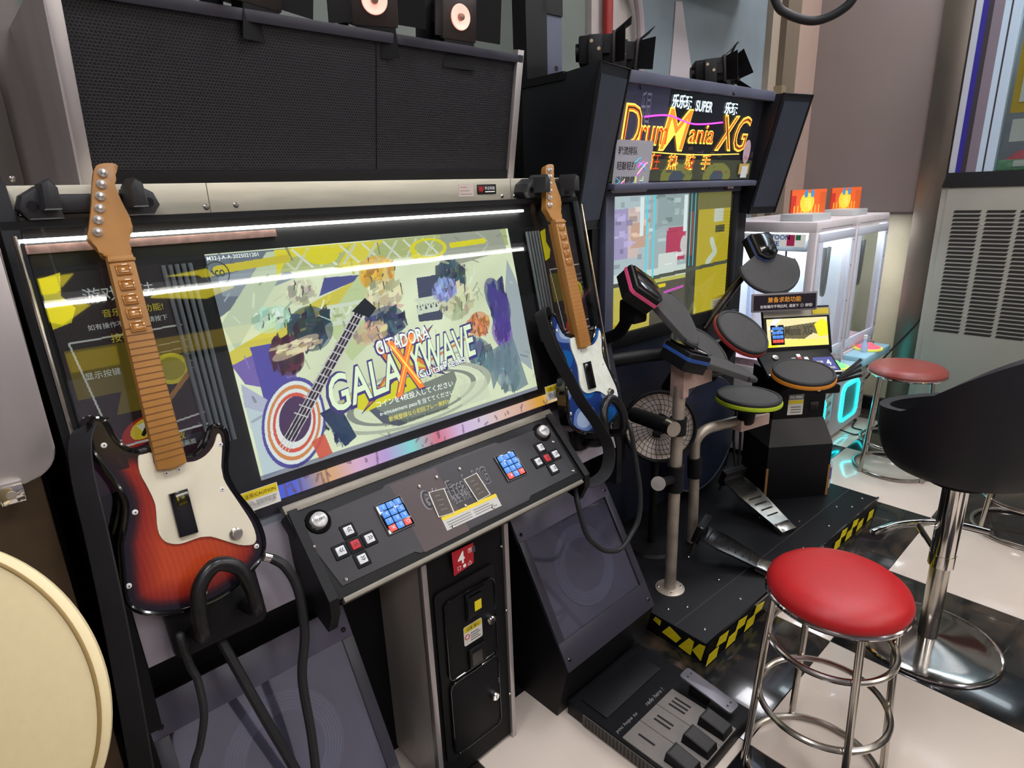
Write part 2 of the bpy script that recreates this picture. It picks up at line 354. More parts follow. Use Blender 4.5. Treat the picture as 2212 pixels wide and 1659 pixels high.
# ceiling lamps: long bare tubes in three rows and flush square panels
tubem = mat('lamp_tube', (255, 250, 240), .5, emit=LAMP)
def lampbar(x0, x1, y, z, label, r=.018):
    t = thing('tube_lamp', label, 'lamp', ((x0+x1)/2, y, z), 0, 'ceiling tube lamps')
    MB().box(x0, x1, y-.03, y+.03, z+.02, z+.06, .005).build('housing', white, t)
    MB().cyl((x0+.02, y, z), (x1-.02, y, z), r).build('tube', tubem, t)
    for x in (x0, x1): MB().box(x-.02, x+.02, y-.022, y+.022, z-.02, z+.03, .004).build('socket', white, t)
    for x in (x0+.15, x1-.15): MB().cyl((x, y, z+.05), (x, y, ZC), .004, n=6).build('hanger', steel, t)
lampbar(.40, 4.45, -1.82, 2.49, 'very long tube lamp hanging behind the viewer over the aisle', .011)
lampbar(2.2, 4.2, -.9, 3.2, 'long tube lamp hanging over the stools on the right')
def panel_light(x, y, sx, sy, watts, label, col=(1, .96, .9)):
    t = thing('panel_light', label, 'lamp', (x, y, ZC-.03), 0, 'square ceiling panel lights')
    MB().box(x-sx/2-.03, x+sx/2+.03, y-sy/2-.03, y+sy/2+.03, ZC-.03, ZC-.001, .004).build('frame', white, t)
    MB().box(x-sx/2, x+sx/2, y-sy/2, y+sy/2, ZC-.034, ZC-.029).build('diffuser', mat('panel_diffuser', (250, 249, 255), .5, emit=watts), t)
for i, (x, y) in enumerate(((-.9, .4), (.9, .2), (2.6, .3), (-.9, -1.9), (.9, -2.4), (2.7, -1.8), (4.0, .9))):
    panel_light(x, y, .6, .6, SPILL, ['square ceiling panel light over the cream chair', 'square ceiling panel light over the guitar game', 'square ceiling panel light over the bar chair', 'square ceiling panel light at the left behind the viewer', 'square ceiling panel light straight behind the viewer', 'square ceiling panel light at the right behind the viewer', 'square ceiling panel light above the claw games'][i])

# ================================================================== GUITAR GAME CABINET
XC = .823
gm = thing('guitar_arcade_machine', 'black and steel guitar arcade cabinet with large lit screen and mesh speaker header', 'arcade machine', (XC, 1.5, 0))
MB().box(.125, 1.52, 1.40, 1.93, 0, 1.53, .004).build('cabinet_body', blackpaint, gm)
for x0, x1, nm in ((.098, .124, 'side_panel'), (1.522, 1.548, 'side_panel')):
    MB().profile([(1.155, .60), (1.155, .74), (1.205, .93), (1.345, 1.52), (1.39, 1.6), (1.93, 1.6), (1.93, 0), (1.30, 0), (1.28, .60)], x0, x1).build(nm, blackpaint, gm)
G = frame((0, 1.23, .992), (1, 0, 0), (0, .107, .4615))
MB(G).tube([(.112, -.09, .03), (.112, .525, .03)], .004, 8).build('edge_trim', chromed, gm)
MB(G).tube([(1.534, -.09, .03), (1.534, .525, .03)], .004, 8).build('edge_trim', chromed, gm)
MB(G).box(.126, 1.52, -.09, .545, -.03, -.006).build('screen_backing', mat('dark_backing', (24, 17, 20), .5, noise=.1), gm)
# the lit picture: colour fields only
cv = Canvas(.827, .475, 680, (236, 238, 202))
n1 = np.sin(cv.X*9+cv.Y*5)*8+np.sin(cv.X*31-cv.Y*23)*4; cv.a += n1[..., None]
for P, c in [
 ([(-0.005,0.994),(0.232,0.995),(0.152,0.871),(-0.007,0.725)], (112,118,130)), ([(0.017,0.898),(0.175,0.951),(0.213,0.859),(0.083,0.803),(0.017,0.818)], (150,155,165)),
 ([(0.150,0.986),(0.232,0.991),(0.017,0.576),(-0.001,0.703)], (205,212,180)), ([(0.171,0.993),(0.991,1.002),(0.989,0.900),(0.167,0.889)], (186,190,126)),
 ([(0.171,0.993),(0.397,0.996),(0.362,0.953),(0.201,0.955),(0.164,0.868)], (236,216,52)), ([(0.397,0.994),(0.504,0.996),(0.394,0.868),(0.321,0.859)], (232,214,70)),
 ([(0.708,1.002),(0.965,1.002),(0.978,0.873),(0.699,0.812)], (168,168,150)), ([(0.291,0.843),(0.465,0.832),(0.370,0.804),(0.265,0.760)], (88,88,150)),
 ([(0.336,0.766),(0.417,0.818),(0.418,0.724),(0.302,0.729)], (84,86,140)), ([(0.264,0.749),(0.435,0.838),(0.478,0.817),(0.066,0.517),(-0.017,0.496),(-0.018,0.567)], (226,206,84)),
 ([(-0.002,0.521),(0.072,0.557),(0.155,0.441),(0.140,0.338),(0.019,0.430)], (128,104,176)), ([(0.052,0.584),(0.124,0.582),(0.126,0.234),(0.056,0.267)], (92,82,168)),
 ([(0.009,0.435),(0.075,0.322),(0.033,0.278),(0.004,0.333)], (190,190,210)), ([(0.006,0.332),(0.078,0.256),(0.070,0.021),(0.008,0.005)], (205,215,220)),
 ([(0.270,0.696),(0.415,0.696),(0.399,0.587),(0.246,0.621)], (70,72,110)), ([(0.588,0.783),(0.771,0.786),(0.732,0.650),(0.579,0.661)], (82,84,108)),
 ([(0.568,0.639),(0.674,0.638),(0.651,0.541),(0.564,0.552)], (80,82,104)), ([(0.444,0.906),(0.459,0.570),(0.317,0.427),(0.260,0.627),(0.388,0.824)], (206,216,160)),
 ([(0.970,0.819),(1.014,0.584),(0.992,0.125),(0.901,0.273),(0.928,0.604)], (175,182,186))]: cv.poly(P, c)
for k in range(7):   # stage truss bars
    x = .22+k*.07; cv.line([(x, .985), (x+.045, .9)], .012, (226,226,206)); cv.line([(x+.045, .985), (x, .9)], .012, (214,214,190))
for x0, x1, y0, y1 in ((.25, .42, .70, .62), (.57, .69, .665, .60)):
    cv.line([(x0, y0), (x1, y0+.005)], .018, (226,230,206)); cv.line([(x0, y1), (x1, y1+.005)], .022, (226,230,206))
    for k in range(6):
        a = x0+(x1-x0)*k/6; b = x0+(x1-x0)*(k+.5)/6; c = x0+(x1-x0)*(k+1)/6; cv.line([(a, y1), (b, y0), (c, y1)], .012, (226,230,206))
for e in [(.126,.687,.057,.061,(196,226,196)), (.221,.617,.071,.117,(62,74,84)), (.139,.512,.051,.099,(88,52,66)), (.169,.545,.08,.033,(236,206,170)), (.218,.79,.05,.06,(214,206,176)), (.457,.833,.068,.097,(236,176,72)), (.463,.713,.079,.093,(232,214,176)),
          (.444,.575,.081,.092,(74,82,112)), (.393,.542,.062,.057,(230,196,160)), (.719,.757,.066,.114,(70,84,92)), (.719,.627,.078,.114,(216,206,170)), (.683,.70,.057,.07,(160,166,222)), (.794,.474,.053,.078,(232,140,92)),
          (.893,.584,.052,.161,(66,70,122)), (.886,.391,.048,.107,(120,86,176)), (.777,.288,.057,.13,(106,128,140)), (.874,.169,.065,.148,(128,146,152)), (.236,.113,.025,.091,(46,66,100)), (.181,.163,.04,.042,(60,72,84))]:
    cx_, cy_, rx_, ry_ = e[:4]; base_ = np.array(e[4], float)
    cv.ell(cx_, cy_, rx_*.9, ry_*.9, base_, .6, .3)
    for q in range(46):
        rad = math.sqrt(RNG.random()); th = RNG.random()*6.28; px_, py_ = cx_+rx_*rad*math.cos(th)*.8, cy_+ry_*rad*math.sin(th)*.8; ln = .3+.5*RNG.random(); aa = .9+.7*RNG.normal()*.5
        P_ = [(px_-rx_*ln*.4*math.cos(aa), py_-ry_*ln*.6*math.sin(aa)), (px_+rx_*ln*.25, py_-ry_*.22*ln), (px_+rx_*ln*.5*math.cos(aa), py_+ry_*ln*.7*math.sin(aa)), (px_-rx_*ln*.2, py_+ry_*.25*ln)]
        cv.poly(P_, np.clip(base_*(.72+.5*RNG.random())+RNG.normal(size=3)*8, 0, 255), .9)
        if q % 6 == 0: cv.line(P_[1:3], .006, (70, 62, 78), .8)
for k in range(5):   # stroke texture inside the fields
    for _ in range(26):
        x, y = RNG.random(2); L = .02+.05*RNG.random(); a = RNG.random()*6.28; i = min(int(y*cv.ny), cv.ny-1); j = min(int(x*cv.nx), cv.nx-1)
        cv.line([(x, y), (x+L*math.cos(a)*.57, y+L*math.sin(a))], .004+.01*RNG.random(), np.clip(cv.a[i, j]*(.7+.55*RNG.random()), 0, 255), .8)
# floor rings, swoosh and a striped bass
for rx, c in ((.30, (190,190,170)), (.27, (236,238,206)), (.235, (150,150,140)), (.2, (232,234,200))): cv.ell(.50, .17, rx, rx*.5, c, 1, ring=.09)
cv.line([(.2, .19), (.35, .235), (.75, .42)], .014, (232,150,90)); cv.line([(.2, .215), (.35, .26), (.75, .445)], .012, (86,84,150))
cv.ell(.118, .21, .085, .21, (236,236,230), 1, -.35)
for k, c in enumerate([(92,84,160), (240,240,236), (226,142,84), (240,240,236), (228,96,78), (244,240,236)]): cv.ell(.118, .21, .085-.007*k, .21-.018*k, c, 1, -.35)
cv.ell(.122, .225, .043, .105, (86,60,96), 1, -.35)
cv.line([(.10, .16), (.38, .665)], .05, (58,44,60))
for k in range(14): f = k/14; x, y = .14+.24*f, .235+.43*f; cv.line([(x-.016, y+.018), (x+.016, y-.018)], .006, (216,206,206))
for k in (-.012, -.004, .004, .012): cv.line([(.07+k, .10-k), (.38+k, .665-k)], .004, (224,216,214))
cv.poly([(.35,.665),(.40,.72),(.43,.66),(.40,.62)], (40,40,50))
cv.line([(.35,.045),(.62,.1)], .0, (0,0,0), 0)
cv.poly([(.327,.187),(.655,.252),(.66,.2),(.6,.06),(.42,.045),(.37,.085)], (126,130,120), .9)
cv.poly([(.327,.187),(.37,.085),(.42,.045),(.45,.05),(.40,.1),(.345,.19)], (92,96,110), .9)
cv.poly([(.25,.235),(.33,.165),(.52,.22),(.5,.28),(.3,.27)], (236,222,48))
cv.rect(0, 1, 0, .02, (60,56,110), .5)
cv.poly([(.80,.30),(.93,.35),(.96,.05),(.90,.03),(.86,.2),(.80,.08)], (120,140,152), .8); cv.poly([(.86,.70),(.94,.60),(.93,.40),(.87,.34)], (88,70,150), .8); cv.rect(.66,.78,.04,.16,(226,226,196),.7); cv.poly([(.19,.22),(.25,.24),(.28,.06),(.24,.03)], (40,58,92), .9); cv.poly([(.15,.1),(.19,.12),(.2,.02),(.16,.01)], (226,90,70), .9)
# orange four-pointed star behind the logo
for sc, c in ((1.12, (70,58,120)), (1, (244,134,62)), (.62, (240,222,92))):
    st = [(.505,.505),(.49,.415),(.60,.51),(.525,.385),(.61,.255),(.485,.33),(.325,.18),(.435,.35),(.40,.47),(.46,.40)]
    cv.poly([(.48+(x-.48)*sc, .38+(y-.38)*sc) for x, y in st], c)
yb = (236,220,40)  # yellow sign strokes reflected in the glass, painted into the picture
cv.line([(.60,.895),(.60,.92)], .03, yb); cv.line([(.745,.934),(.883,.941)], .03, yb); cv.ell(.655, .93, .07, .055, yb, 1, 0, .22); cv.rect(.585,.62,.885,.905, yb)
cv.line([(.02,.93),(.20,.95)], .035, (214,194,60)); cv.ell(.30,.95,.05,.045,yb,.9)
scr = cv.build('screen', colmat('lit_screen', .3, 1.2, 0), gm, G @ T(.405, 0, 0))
def sl(body, x, s, w, m, h=None, off=0, z=.002, shear=0, rot=0, name='lettering'):   # print on the lit picture
    return text(name, body, m, scr, G @ T(.405+x*.827, s*.475, z) @ Matrix.Rotation(rot, 4, 'Z'), w*.827, h*.475 if h else None, 0, off, shear)
ew = mat('screen_white', (250, 248, 240), .5, emit=1.0); ed = mat('screen_navy', (70, 58, 120), .5, emit=.9); ep = mat('screen_pale', (228, 236, 200), .5, emit=1.0)
ey = mat('screen_yellow', (236, 216, 90), .5, emit=1); eg = mat('screen_grey', (60, 70, 60), .5, emit=.7)
sl('GITADORA', .493, .475, .20, ed, .085, .02, .0015, .1, .09); sl('GITADORA', .493, .475, .19, ew, .07, .01, .003, .1, .09)
for b_, x_, y_, w_ in (('GALA', .342, .312, .235), ('YWAVE', .632, .372, .26)):
    sl(b_, x_, y_-.004, w_+.016, ed, .205, .05, .001, .25, .12); sl(b_, x_, y_, w_, ep, .178, .012, .0025, .25, .12)
eor = mat('screen_orange', (244, 128, 56), .5, emit=1.1); eyl = mat('screen_lemon', (244, 224, 96), .5, emit=1.1)
sl('X', .482, .345, .135, ed, .31, .03, .0015, .2, .1); sl('X', .482, .345, .125, eor, .29, .015, .003, .2, .1); sl('X', .482, .345, .10, eyl, .24, -.035, .0036, .2, .1)
sl('GuitarFreaks', .615, .292, .19, ed, .05, .03, .003, 0, .08); sl('GuitarFreaks', .615, .292, .185, ew, .043, .005, .004, 0, .08)
sl('コインを4枚投入してください', .50, .185, .28, ew, None, .01, .002, 0, .0); sl('e-amusement passを当ててください', .50, .135, .27, ew, None, .005, .002, 0, 0)
sl('新規登録なら初回プレー無料!!', .50, .095, .22, ey, None, .005, .002); sl('© 2025 Konami Amusement', .50, .065, .21, eg, None, 0, .002)
sl('M32-J-A-A-2025021201', .065, .978, .125, ew, None, .005, .002); sl('eco', .018, .915, .035, eg, .03, .01, .002)
MB(G).tube([(.405+.827*(.018+.028*math.cos(a)), .475*(.915+.05*math.sin(a)), .002) for a in np.linspace(0, 2*PI, 24, endpoint=False)], .0012, 6, True).build('eco_ring', eg, scr)
# pastel reflection in the glass, painted as a glowing strip; LED tube
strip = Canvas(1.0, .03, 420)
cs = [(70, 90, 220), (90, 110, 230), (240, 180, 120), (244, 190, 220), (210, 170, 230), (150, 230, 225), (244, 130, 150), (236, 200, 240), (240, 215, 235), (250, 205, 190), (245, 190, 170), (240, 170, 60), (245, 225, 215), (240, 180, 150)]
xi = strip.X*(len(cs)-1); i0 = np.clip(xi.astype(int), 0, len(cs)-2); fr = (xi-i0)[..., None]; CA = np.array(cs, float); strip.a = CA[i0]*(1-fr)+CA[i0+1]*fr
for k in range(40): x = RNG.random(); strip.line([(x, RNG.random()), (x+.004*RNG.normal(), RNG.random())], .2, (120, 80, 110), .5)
strip.build('reflection_strip', colmat('reflected_glow', .4, 1.15, 0), gm, G @ T(.39, -.051, .002))
MB(G).box(.39, 1.39, -.074, -.052, 0, .006).build('strip_ledge', mat('dark_ledge_print', (58, 46, 58), .4, noise=.5, nscale=40), gm)
MB(G).tube([(.118, .521, .006), (1.30, .521, .006)], .0035, 8).build('led_tube', mat('led_white', (255, 252, 244), .5, emit=14), gm)
MB(G).box(.122, .56, .500, .515, -.004, .001).build('led_circuit_strip', mat('pink_circuit_board', (150, 112, 104), .5, noise=.3, nscale=60), gm)
# instruction poster, left and right of the screen
for sgn, x0 in ((0, .13), (1, 1.36)):
    pc = Canvas(.205 if not sgn else .15, .40, 190 if not sgn else 90, (46, 30, 34)); pc.a += (RNG.random(pc.X.shape)*16-8)[..., None]
    pc.rect(0, 1, .86, 1, (40, 26, 28)); pc.rect(.03, .7, .44, .66, (104, 86, 26)); pc.poly([(.36,.44),(.62,.44),(.5,.34),(.28,.34)], (110, 92, 30))
    pc.rect(0, 1, 0, .28, (52, 26, 40)); pc.poly([(.0,.98),(.16,1),(.12,.9),(.2,.84),(.14,.78),(0,.76)], (226, 206, 24))
    for a in ([(.08,.69),(.98,.70)], [(.08,.69),(.2,.22),(.98,.26)]): pc.line(a, .008, (190, 184, 176))
    for k, c in enumerate([(200,110,60),(90,130,60),(150,160,170),(226,180,40),(170,60,110)]): pc.rect(.50+.014*k, .58+.014*k, .60-.035*k, .63-.035*k, c); pc.line([(.6, .615-.035*k), (1, .625-.035*k)], .005, (140,130,120))
    pc.ell(.80, .5, .16, .075, (196, 178, 40)); pc.ell(.80, .5, .12, .055, (120, 104, 30), .6)
    pc.line([(.95,.47),(.55,.28)], .022, (150,100,56)); pc.ell(.42, .24, .17, .055, (176,40,30), 1, .5); pc.ell(.45, .25, .12, .04, (226,190,50), 1, .5); pc.poly([(.4,.27),(.62,.30),(.56,.22),(.5,.19)], (222,214,190)); pc.line([(.44,.225),(.49,.26)], .018, (20,18,18))
    pc.rect(.1, .98, .13, .17, (60,54,60)); pc.line([(.08,.19),(.98,.2)], .01, (200,196,190))
    ps = pc.build('instruction_poster', colmat('faint_glow_poster', .4, .35, 1), gm, G @ T(x0, .065, .001))  # print given a faint emission of its own colours
    if not sgn:
        for b, x, s, w_, mm in (('游戏玩法', .55, .885, .115, inkw), ('按键名称', .56, .685, .07, inky), ('显示按键', .26, .535, .055, inkw), ('设定更改', .62, .175, .06, inky), ('乐曲的选择画面', .66, .135, .075, inkw), ('如有操作不明白时, 请按下', .56, .745, .13, inkw), ('音乐·开始功能!', .62, .80, .10, inky)):
            text('lettering', b, mm, ps, G @ T(x0+x*.205, .065+s*.40, .003), w_)
# tube bundle of mirrored bars beside each guitar
for xb in (.325, 1.30):
    for k in range(5): MB(G).tube([(xb+.012*k, .10, .004), (xb+.012*k, .46, .004)], .0042, 8).build('mirror_bar', mat('dull_mirror_bar', (150, 148, 152), .28, .3), gm)
# front glass and the strip at its foot
MB(G).box(.126, 1.52, -.088, .54, .018, .022).build('front_glass', clear, gm)
# caution stickers
def caution(x, s, w=.075):
    a = MB(G).box(x, x+w, s, s+.042, .0225, .0232).build('caution_sticker', paper, gm)
    MB(G).box(x+.001, x+w-.001, s+.024, s+.041, .0232, .0236).build('yellow_band', yellow, a)
    text('lettering', '注意/CAUTION', inkk, a, G @ T(x+w/2, s+.032, .0239), w*.85)
    for k in range(3): text('lettering', ['请注意，否则会造成意外事故', '受伤或损坏机器', 'Failure to do so may cause injury'][k], inkg, a, G @ T(x+w/2, s+.018-.006*k, .0235), w*(.85-.08*k))
caution(.352, -.05); caution(1.24, -.038, .085)
# apron and silver bar
MB().hexa([(.126, 1.158, .735), (1.52, 1.158, .735), (1.52, 1.30, .735), (.126, 1.30, .735), (.126, 1.207, .915), (1.52, 1.207, .915), (1.52, 1.32, .915), (.126, 1.32, .915)]).build('apron', lav, gm)
MB().box(.126, 1.52, 1.27, 1.42, .58, .735).build('recess', blackm, gm)
MB().box(.126, 1.52, 1.30, 1.42, 0, .6).build('lower_body', blackm, gm)
sb = MB().box(.095, 1.551, 1.386, 1.93, 1.533, 1.592, .0015).build('silver_bar', alum, gm)
MB().box(.10, 1.546, 1.345, 1.40, 1.518, 1.534).build('bar_lip', black, gm)
BF = frame((0, 1.386, 0), (1, 0, 0), (0, 0, 1))
for x, z in ((.135, 1.545), (.44, 1.545), (.50, 1.547), (1.26, 1.543), (1.52, 1.543), (1.31, 1.543)): screw(sb, BF, x, z, .006)
for x in (.447, 1.295): MB(BF).box(x-.0007, x+.0007, 1.533, 1.592, 0, .0006).build('seam', mat('seam_dark', (90, 84, 72), .6), sb)
sk = MB(BF).box(1.10, 1.152, 1.546, 1.580, 0, .0008).build('paper_sticker', mat('pinkish_label', (206, 190, 180), .5), gm)
for k in range(3): MB(BF).box(1.105, 1.146-.008*k, 1.551+.009*k, 1.554+.009*k, .0008, .001).build('print_line', mat('faint_print', (170, 150, 142), .5), sk)
lg = MB(BF).box(1.166, 1.236, 1.551, 1.577, 0, .001, .002).build('logo_plate', inkk, gm)
text('lettering', 'W', redp, lg, BF @ T(1.180, 1.564, .0014), .02, .017, 0, .03); text('lettering', '华立科技', inkw, lg, BF @ T(1.212, 1.567, .0014), .038); MB(BF).box(1.195, 1.231, 1.556, 1.5585, .001, .0014).build('print_line', inkw, lg)
# speaker header
HF = Matrix()
hp = MB().hexa([(.272, 1.496, 1.593), (1.376, 1.496, 1.593), (1.376, 1.55, 1.593), (.272, 1.55, 1.593), (.272, 1.4345, 1.935), (1.376, 1.4345, 1.935), (1.376, 1.55, 1.935), (.272, 1.55, 1.935)]).build('speaker_grille', perforated('perforated_sheet', (43, 41, 46), .0068, .0025), gm, recenter=False)
MB().box(.25, 1.398, 1.5, 1.93, 1.593, 1.934).build('header_box', blackm, gm)
H = frame((0, 1.496, 1.593), (1, 0, 0), (0, -.0615, .342))
MB(H).box(.272, 1.376, 0, .028, 0, .006, .001).build('grille_frame', black, gm)
MB(H).box(.25, 1.40, .326, .349, -.012, .012, .002).build('grille_frame', mat('header_top_rail', (52, 50, 60), .4), gm)
MB(H).box(.912, .914, .028, .326, 0, .0012).build('grille_seam', blackg, gm)
MB(H).box(.248, .273, 0, .352, -.01, .010, .001).build('steel_post', steel, gm)
MB(H).box(1.376, 1.40, 0, .36, -.01, .012, .001).build('steel_post', steel, gm)
MB().hexa([(.246, 1.478, 1.593), (.25, 1.478, 1.593), (.25, 1.95, 1.593), (.246, 1.95, 1.593), (.246, 1.425, 1.937), (.25, 1.425, 1.937), (.25, 1.86, 1.937), (.246, 1.86, 1.937)]).build('steel_side', steel, gm)
# speaker boxes at the bottom
ppl = mat('violet_grey_bezel', (86, 82, 98), .4, noise=.1, nscale=12)
for k, (x0, x1) in enumerate(((.106, .546), (1.10, 1.54))):
    bx = MB().profile([(1.238, .606), (1.003, .19), (1.046, 0), (1.40, 0), (1.40, .606)], x0, x1).build('speaker_box', black, gm)
    F = frame((0, 1.003, .19), (1, 0, 0), (0, .235, .416)); L = .4778
    MB(F).box(x0+.002, x1-.002, L-.075, L, 0, .008, .001).build('bezel', ppl, bx)
    MB(F).box(x0+.002, x1-.002, 0, .085, 0, .008, .001).build('bezel', mat('dark_violet_bezel', (48, 46, 56), .4), bx)
    for xx in (x0+.002, x1-.03): MB(F).box(xx, xx+.028, .085, L-.075, 0, .009, .001).build('bezel', mat('dark_violet_bezel', (48, 46, 56), .4), bx)
    MB(F).box(x0+.03, x1-.03, .085, L-.075, -.02, .0005).build('speaker_field', mat('smoky_field', (172, 169, 176), .3, noise=.1, nscale=6), bx)
    cxx, cyy = (x0+x1)/2, .085+(L-.16)/2
    for q in range(7): MB(F).tube([(cxx+(.085+.0068*q)*math.cos(a), cyy+(.085+.0068*q)*math.sin(a), .002) for a in np.linspace(0, 2*PI, 56, endpoint=False)], .0016, 6, True).build('record_groove', mat('groove_plastic', (196, 196, 204), .3, .1), bx)
    MB(F).lathe([(.083, 0), (.128, 0), (.128, .0008), (.083, .0008)], 64, (cxx, cyy, .0006)).build('record_band', mat('pale_record_band', (205, 205, 212), .35), bx)
    MB(F).box(x0+.03, x1-.03, .085, L-.075, .0045, .0065).build('acrylic_cover', clear2, bx)
    for xx, yy in ((x0+.02, L-.055), (x1-.02, L-.055), (x0+.02, .03), (x1-.02, .03)): screw(bx, F, xx, yy, .006, .008, blackg)
# coin pedestal
CFr = frame((0, 1.09, 0), (1, 0, 0), (0, 0, 1))
cp = MB().box(.685, .961, 1.094, 1.36, .012, .73).build('coin_pedestal', blackm, gm)
MB().box(.683, .685, 1.10, 1.36, .012, .73).build('steel_side', mat('brightened_steel', (206, 198, 190), .4, .3, noise=.1, nscale=10, aniso=.04), cp)  # same steel, made paler and less metallic to lift this dim side
MB(CFr).box(.683, .698, 0, .716, -.012, .006, .001).build('steel_post', steel, cp); MB(CFr).box(.948, .963, 0, .716, -.012, .006, .001).build('steel_post', steel, cp)
def rrect(x0, x1, y0, y1, r, n=5):
    return [(cx+r*math.cos(a), cy+r*math.sin(a)) for cx, cy, a0 in ((x1-r, y1-r, 0), (x0+r, y1-r, PI/2), (x0+r, y0+r, PI), (x1-r, y0+r, 1.5*PI)) for a in [a0+PI/2*i/n for i in range(n+1)]]
MB(CFr).prism(rrect(.714, .909, .085, .618, .014), -.004, .003, .002).build('door_surround', black, cp)
d1 = MB(CFr).prism(rrect(.737, .902, .345, .586, .02), .003, .009, .003).build('coin_door', blackm, cp)
d2 = MB(CFr).prism(rrect(.737, .903, .098, .334, .02), .003, .009, .003).build('cash_door', blackm, cp)
MB(CFr).tube([(p[0], p[1], .009) for p in rrect(.737, .902, .345, .586, .02)], .0025, 6, True).build('door_rim', blackg, d1)
MB(CFr).tube([(p[0], p[1], .009) for p in rrect(.737, .903, .098, .334, .02)], .0025, 6, True).build('door_rim', blackg, d2)
so = MB(CFr).box(.802, .854, .508, .566, .008, .020, .003).build('coin_slot', black, d1)
MB(CFr).box(.824, .846, .523, .551, .0201, .0212).build('slot_light', mat('amber_slot', (176, 156, 24), .3, emit=.5), so)
MB(CFr).prism([(.800, .50), (.812, .50), (.812, .572), (.866, .572), (.866, .580), (.800, .580)], .008, .016).build('slot_hood', black, so)
for dd_, (x, z) in ((d1, (.877, .467)), (d2, (.876, .216))):
    lk = MB(CFr).lathe([(0, .018), (.010, .018), (.0125, .015), (.0125, 0)], 20, (x, z, .009)).build('lock', chrome, dd_)
    MB(CFr).box(x-.0012, x+.0012, z-.007, z+.006, .0268, .0275).build('keyhole', blackg, lk)
st = MB(CFr).prism(rrect(.791, .853, .425, .483, .005), .009, .0096).build('warning_sticker', paper, d1)
MB(CFr).prism(rrect(.793, .851, .464, .481, .003), .0096, .0099).build('yellow_band', yellow, st)
text('lettering', '注意·禁止', inkk, st, CFr @ T(.822, .4725, .0102), .045)
MB(CFr).tube([(.802+.007*math.cos(a), .45+.007*math.sin(a), .0098) for a in np.linspace(0, 2*PI, 20, endpoint=False)], .0012, 6, True).build('ban_ring', redp, st)
for k in range(4): MB(CFr).box(.813, .846-.006*(k % 2), .432+.007*k, .435+.007*k, .0096, .0099).build('print_line', inkg, st)
rt = MB(CFr).box(.80, .856, .352, .410, .008, .018, .003).build('return_slot', black, d1)
MB(CFr).box(.808, .842, .358, .396, .0181, .0186).build('opening', blackg, rt)
pc4 = MB(CFr).prism([(.773, .713), (.842, .711), (.840, .654), (.776, .645)], .006, .0068).build('price_sticker', redp, cp)
text('lettering', '4', inkw, pc4, CFr @ T(.801, .686, .0071), .022, .034, 0, .02); text('lettering', '币', inkw, pc4, CFr @ T(.829, .695, .0071), .014); text('lettering', '口 ● 凸', inkw, pc4, CFr @ T(.81, .66, .0071), .045)
MB(CFr).box(.838, .846, .684, .701, .0068, .0075).build('tab', grey, pc4)
for x, z in ((.938, .655), (.945, .45), (.944, .165)): screw(cp, CFr, x, z, .004, .004)
# control panel
PF = frame((0, 1.021, .783), (1, 0, 0), (0, .148, .147))
railm = mat('dull_rail', (126, 120, 108), .45, .5, noise=.1)
cpn = MB(PF).prism([(.44, 0), (1.205, 0), (1.225, .209), (.42, .209)], -.045, 0, .003).build('control_panel', black, gm)
MB(PF).prism([(.463, .022), (.64, .022), (.65, .012), (.99, .012), (1.0, .022), (1.184, .022), (1.192, .182), (1.0, .182), (.99, .19), (.65, .19), (.64, .182), (.430, .178)], 0, .0025, .0008).build('panel_plate', mat('charcoal_print_plate', (46, 44, 47), .45, noise=.2, nscale=10), cpn)
MB(PF).box(.42, 1.228, .205, .226, -.02, .003, .002).build('back_rail', railm, cpn)
MB(PF).box(.455, 1.19, -.010, .001, -.02, .0005, .002).build('front_rail', railm, cpn)
for x0, x1 in ((.425, .445), (1.20, 1.22)): MB().profile([(1.02, .755), (1.045, .705), (1.17, .74), (1.19, .93), (1.165, .935), (1.02, .79)], x0, x1).build('side_cheek', black, cpn)
MB(PF).box(.66, .79, .01, .185, .0025, .0027).build('plate_tint', mat('brown_tint_print', (70, 54, 54), .38), cpn)
for x in (.475, 1.153):
    s_ = .167
    bt = MB(PF).lathe([(0, .004), (.026, .004), (.028, 0)], 28, (x, s_, .0025)).build('round_button', blackg, cpn)
    MB(PF).lathe([(0, .012), (.014, .012), (.017, .010), (.018, 0)], 28, (x, s_, .006)).build('button_cap', mat('silver_cap', (190, 188, 186), .3, .3), bt)
    text('lettering', 'START', inkk, bt, PF @ T(x, s_, .0185), .022)
keyw, _ = MB().box(-.0098, .0098, -.0098, .0098, 0, .007, .0015).mesh('arrow_key', white); keyr, _ = MB().box(-.0098, .0098, -.0098, .0098, 0, .007, .0015).mesh('arrow_key', redp)
padm, _ = MB().box(-.0162, .0162, -.0162, .0162, 0, .0065, .002).mesh('key_socket', blackm)
def on_frame(name, me, F, x, y, z, par):
    M = F @ T(x, y, z); l, q, _ = M.decompose(); return put(name, me, par, l, q.to_euler())
for cx in (.524, 1.1155):
    for dx, dy, ch, mm in ((0, .034, '︽', keyw), (0, -.034, '︾', keyw), (-.034, 0, '«', keyw), (.034, 0, '»', keyw), (0, 0, 'OK', keyr)):
        a = on_frame('key_socket', padm, PF, cx+dx, .089+dy+(.005 if cx > 1 else 0), .0025, cpn)
        b = on_frame('arrow_key', mm, PF, cx+dx, .089+dy+(.005 if cx > 1 else 0), .005, cpn)
        rz = {'︽': PI/2, '︾': -PI/2}.get(ch, 0); bod = '»' if ch in '︽︾' else ch
        text('lettering', bod, inkk, b, PF @ T(cx+dx, .089+dy+(.005 if cx > 1 else 0), .0126) @ Matrix.Rotation(rz, 4, 'Z'), .011, .009)
kb, _ = MB().box(-.0085, .0085, -.0075, .0075, 0, .004, .001).mesh('key', bluek); kr, _ = MB().box(-.0085, .0085, -.0075, .0075, 0, .004, .001).mesh('key', redk)
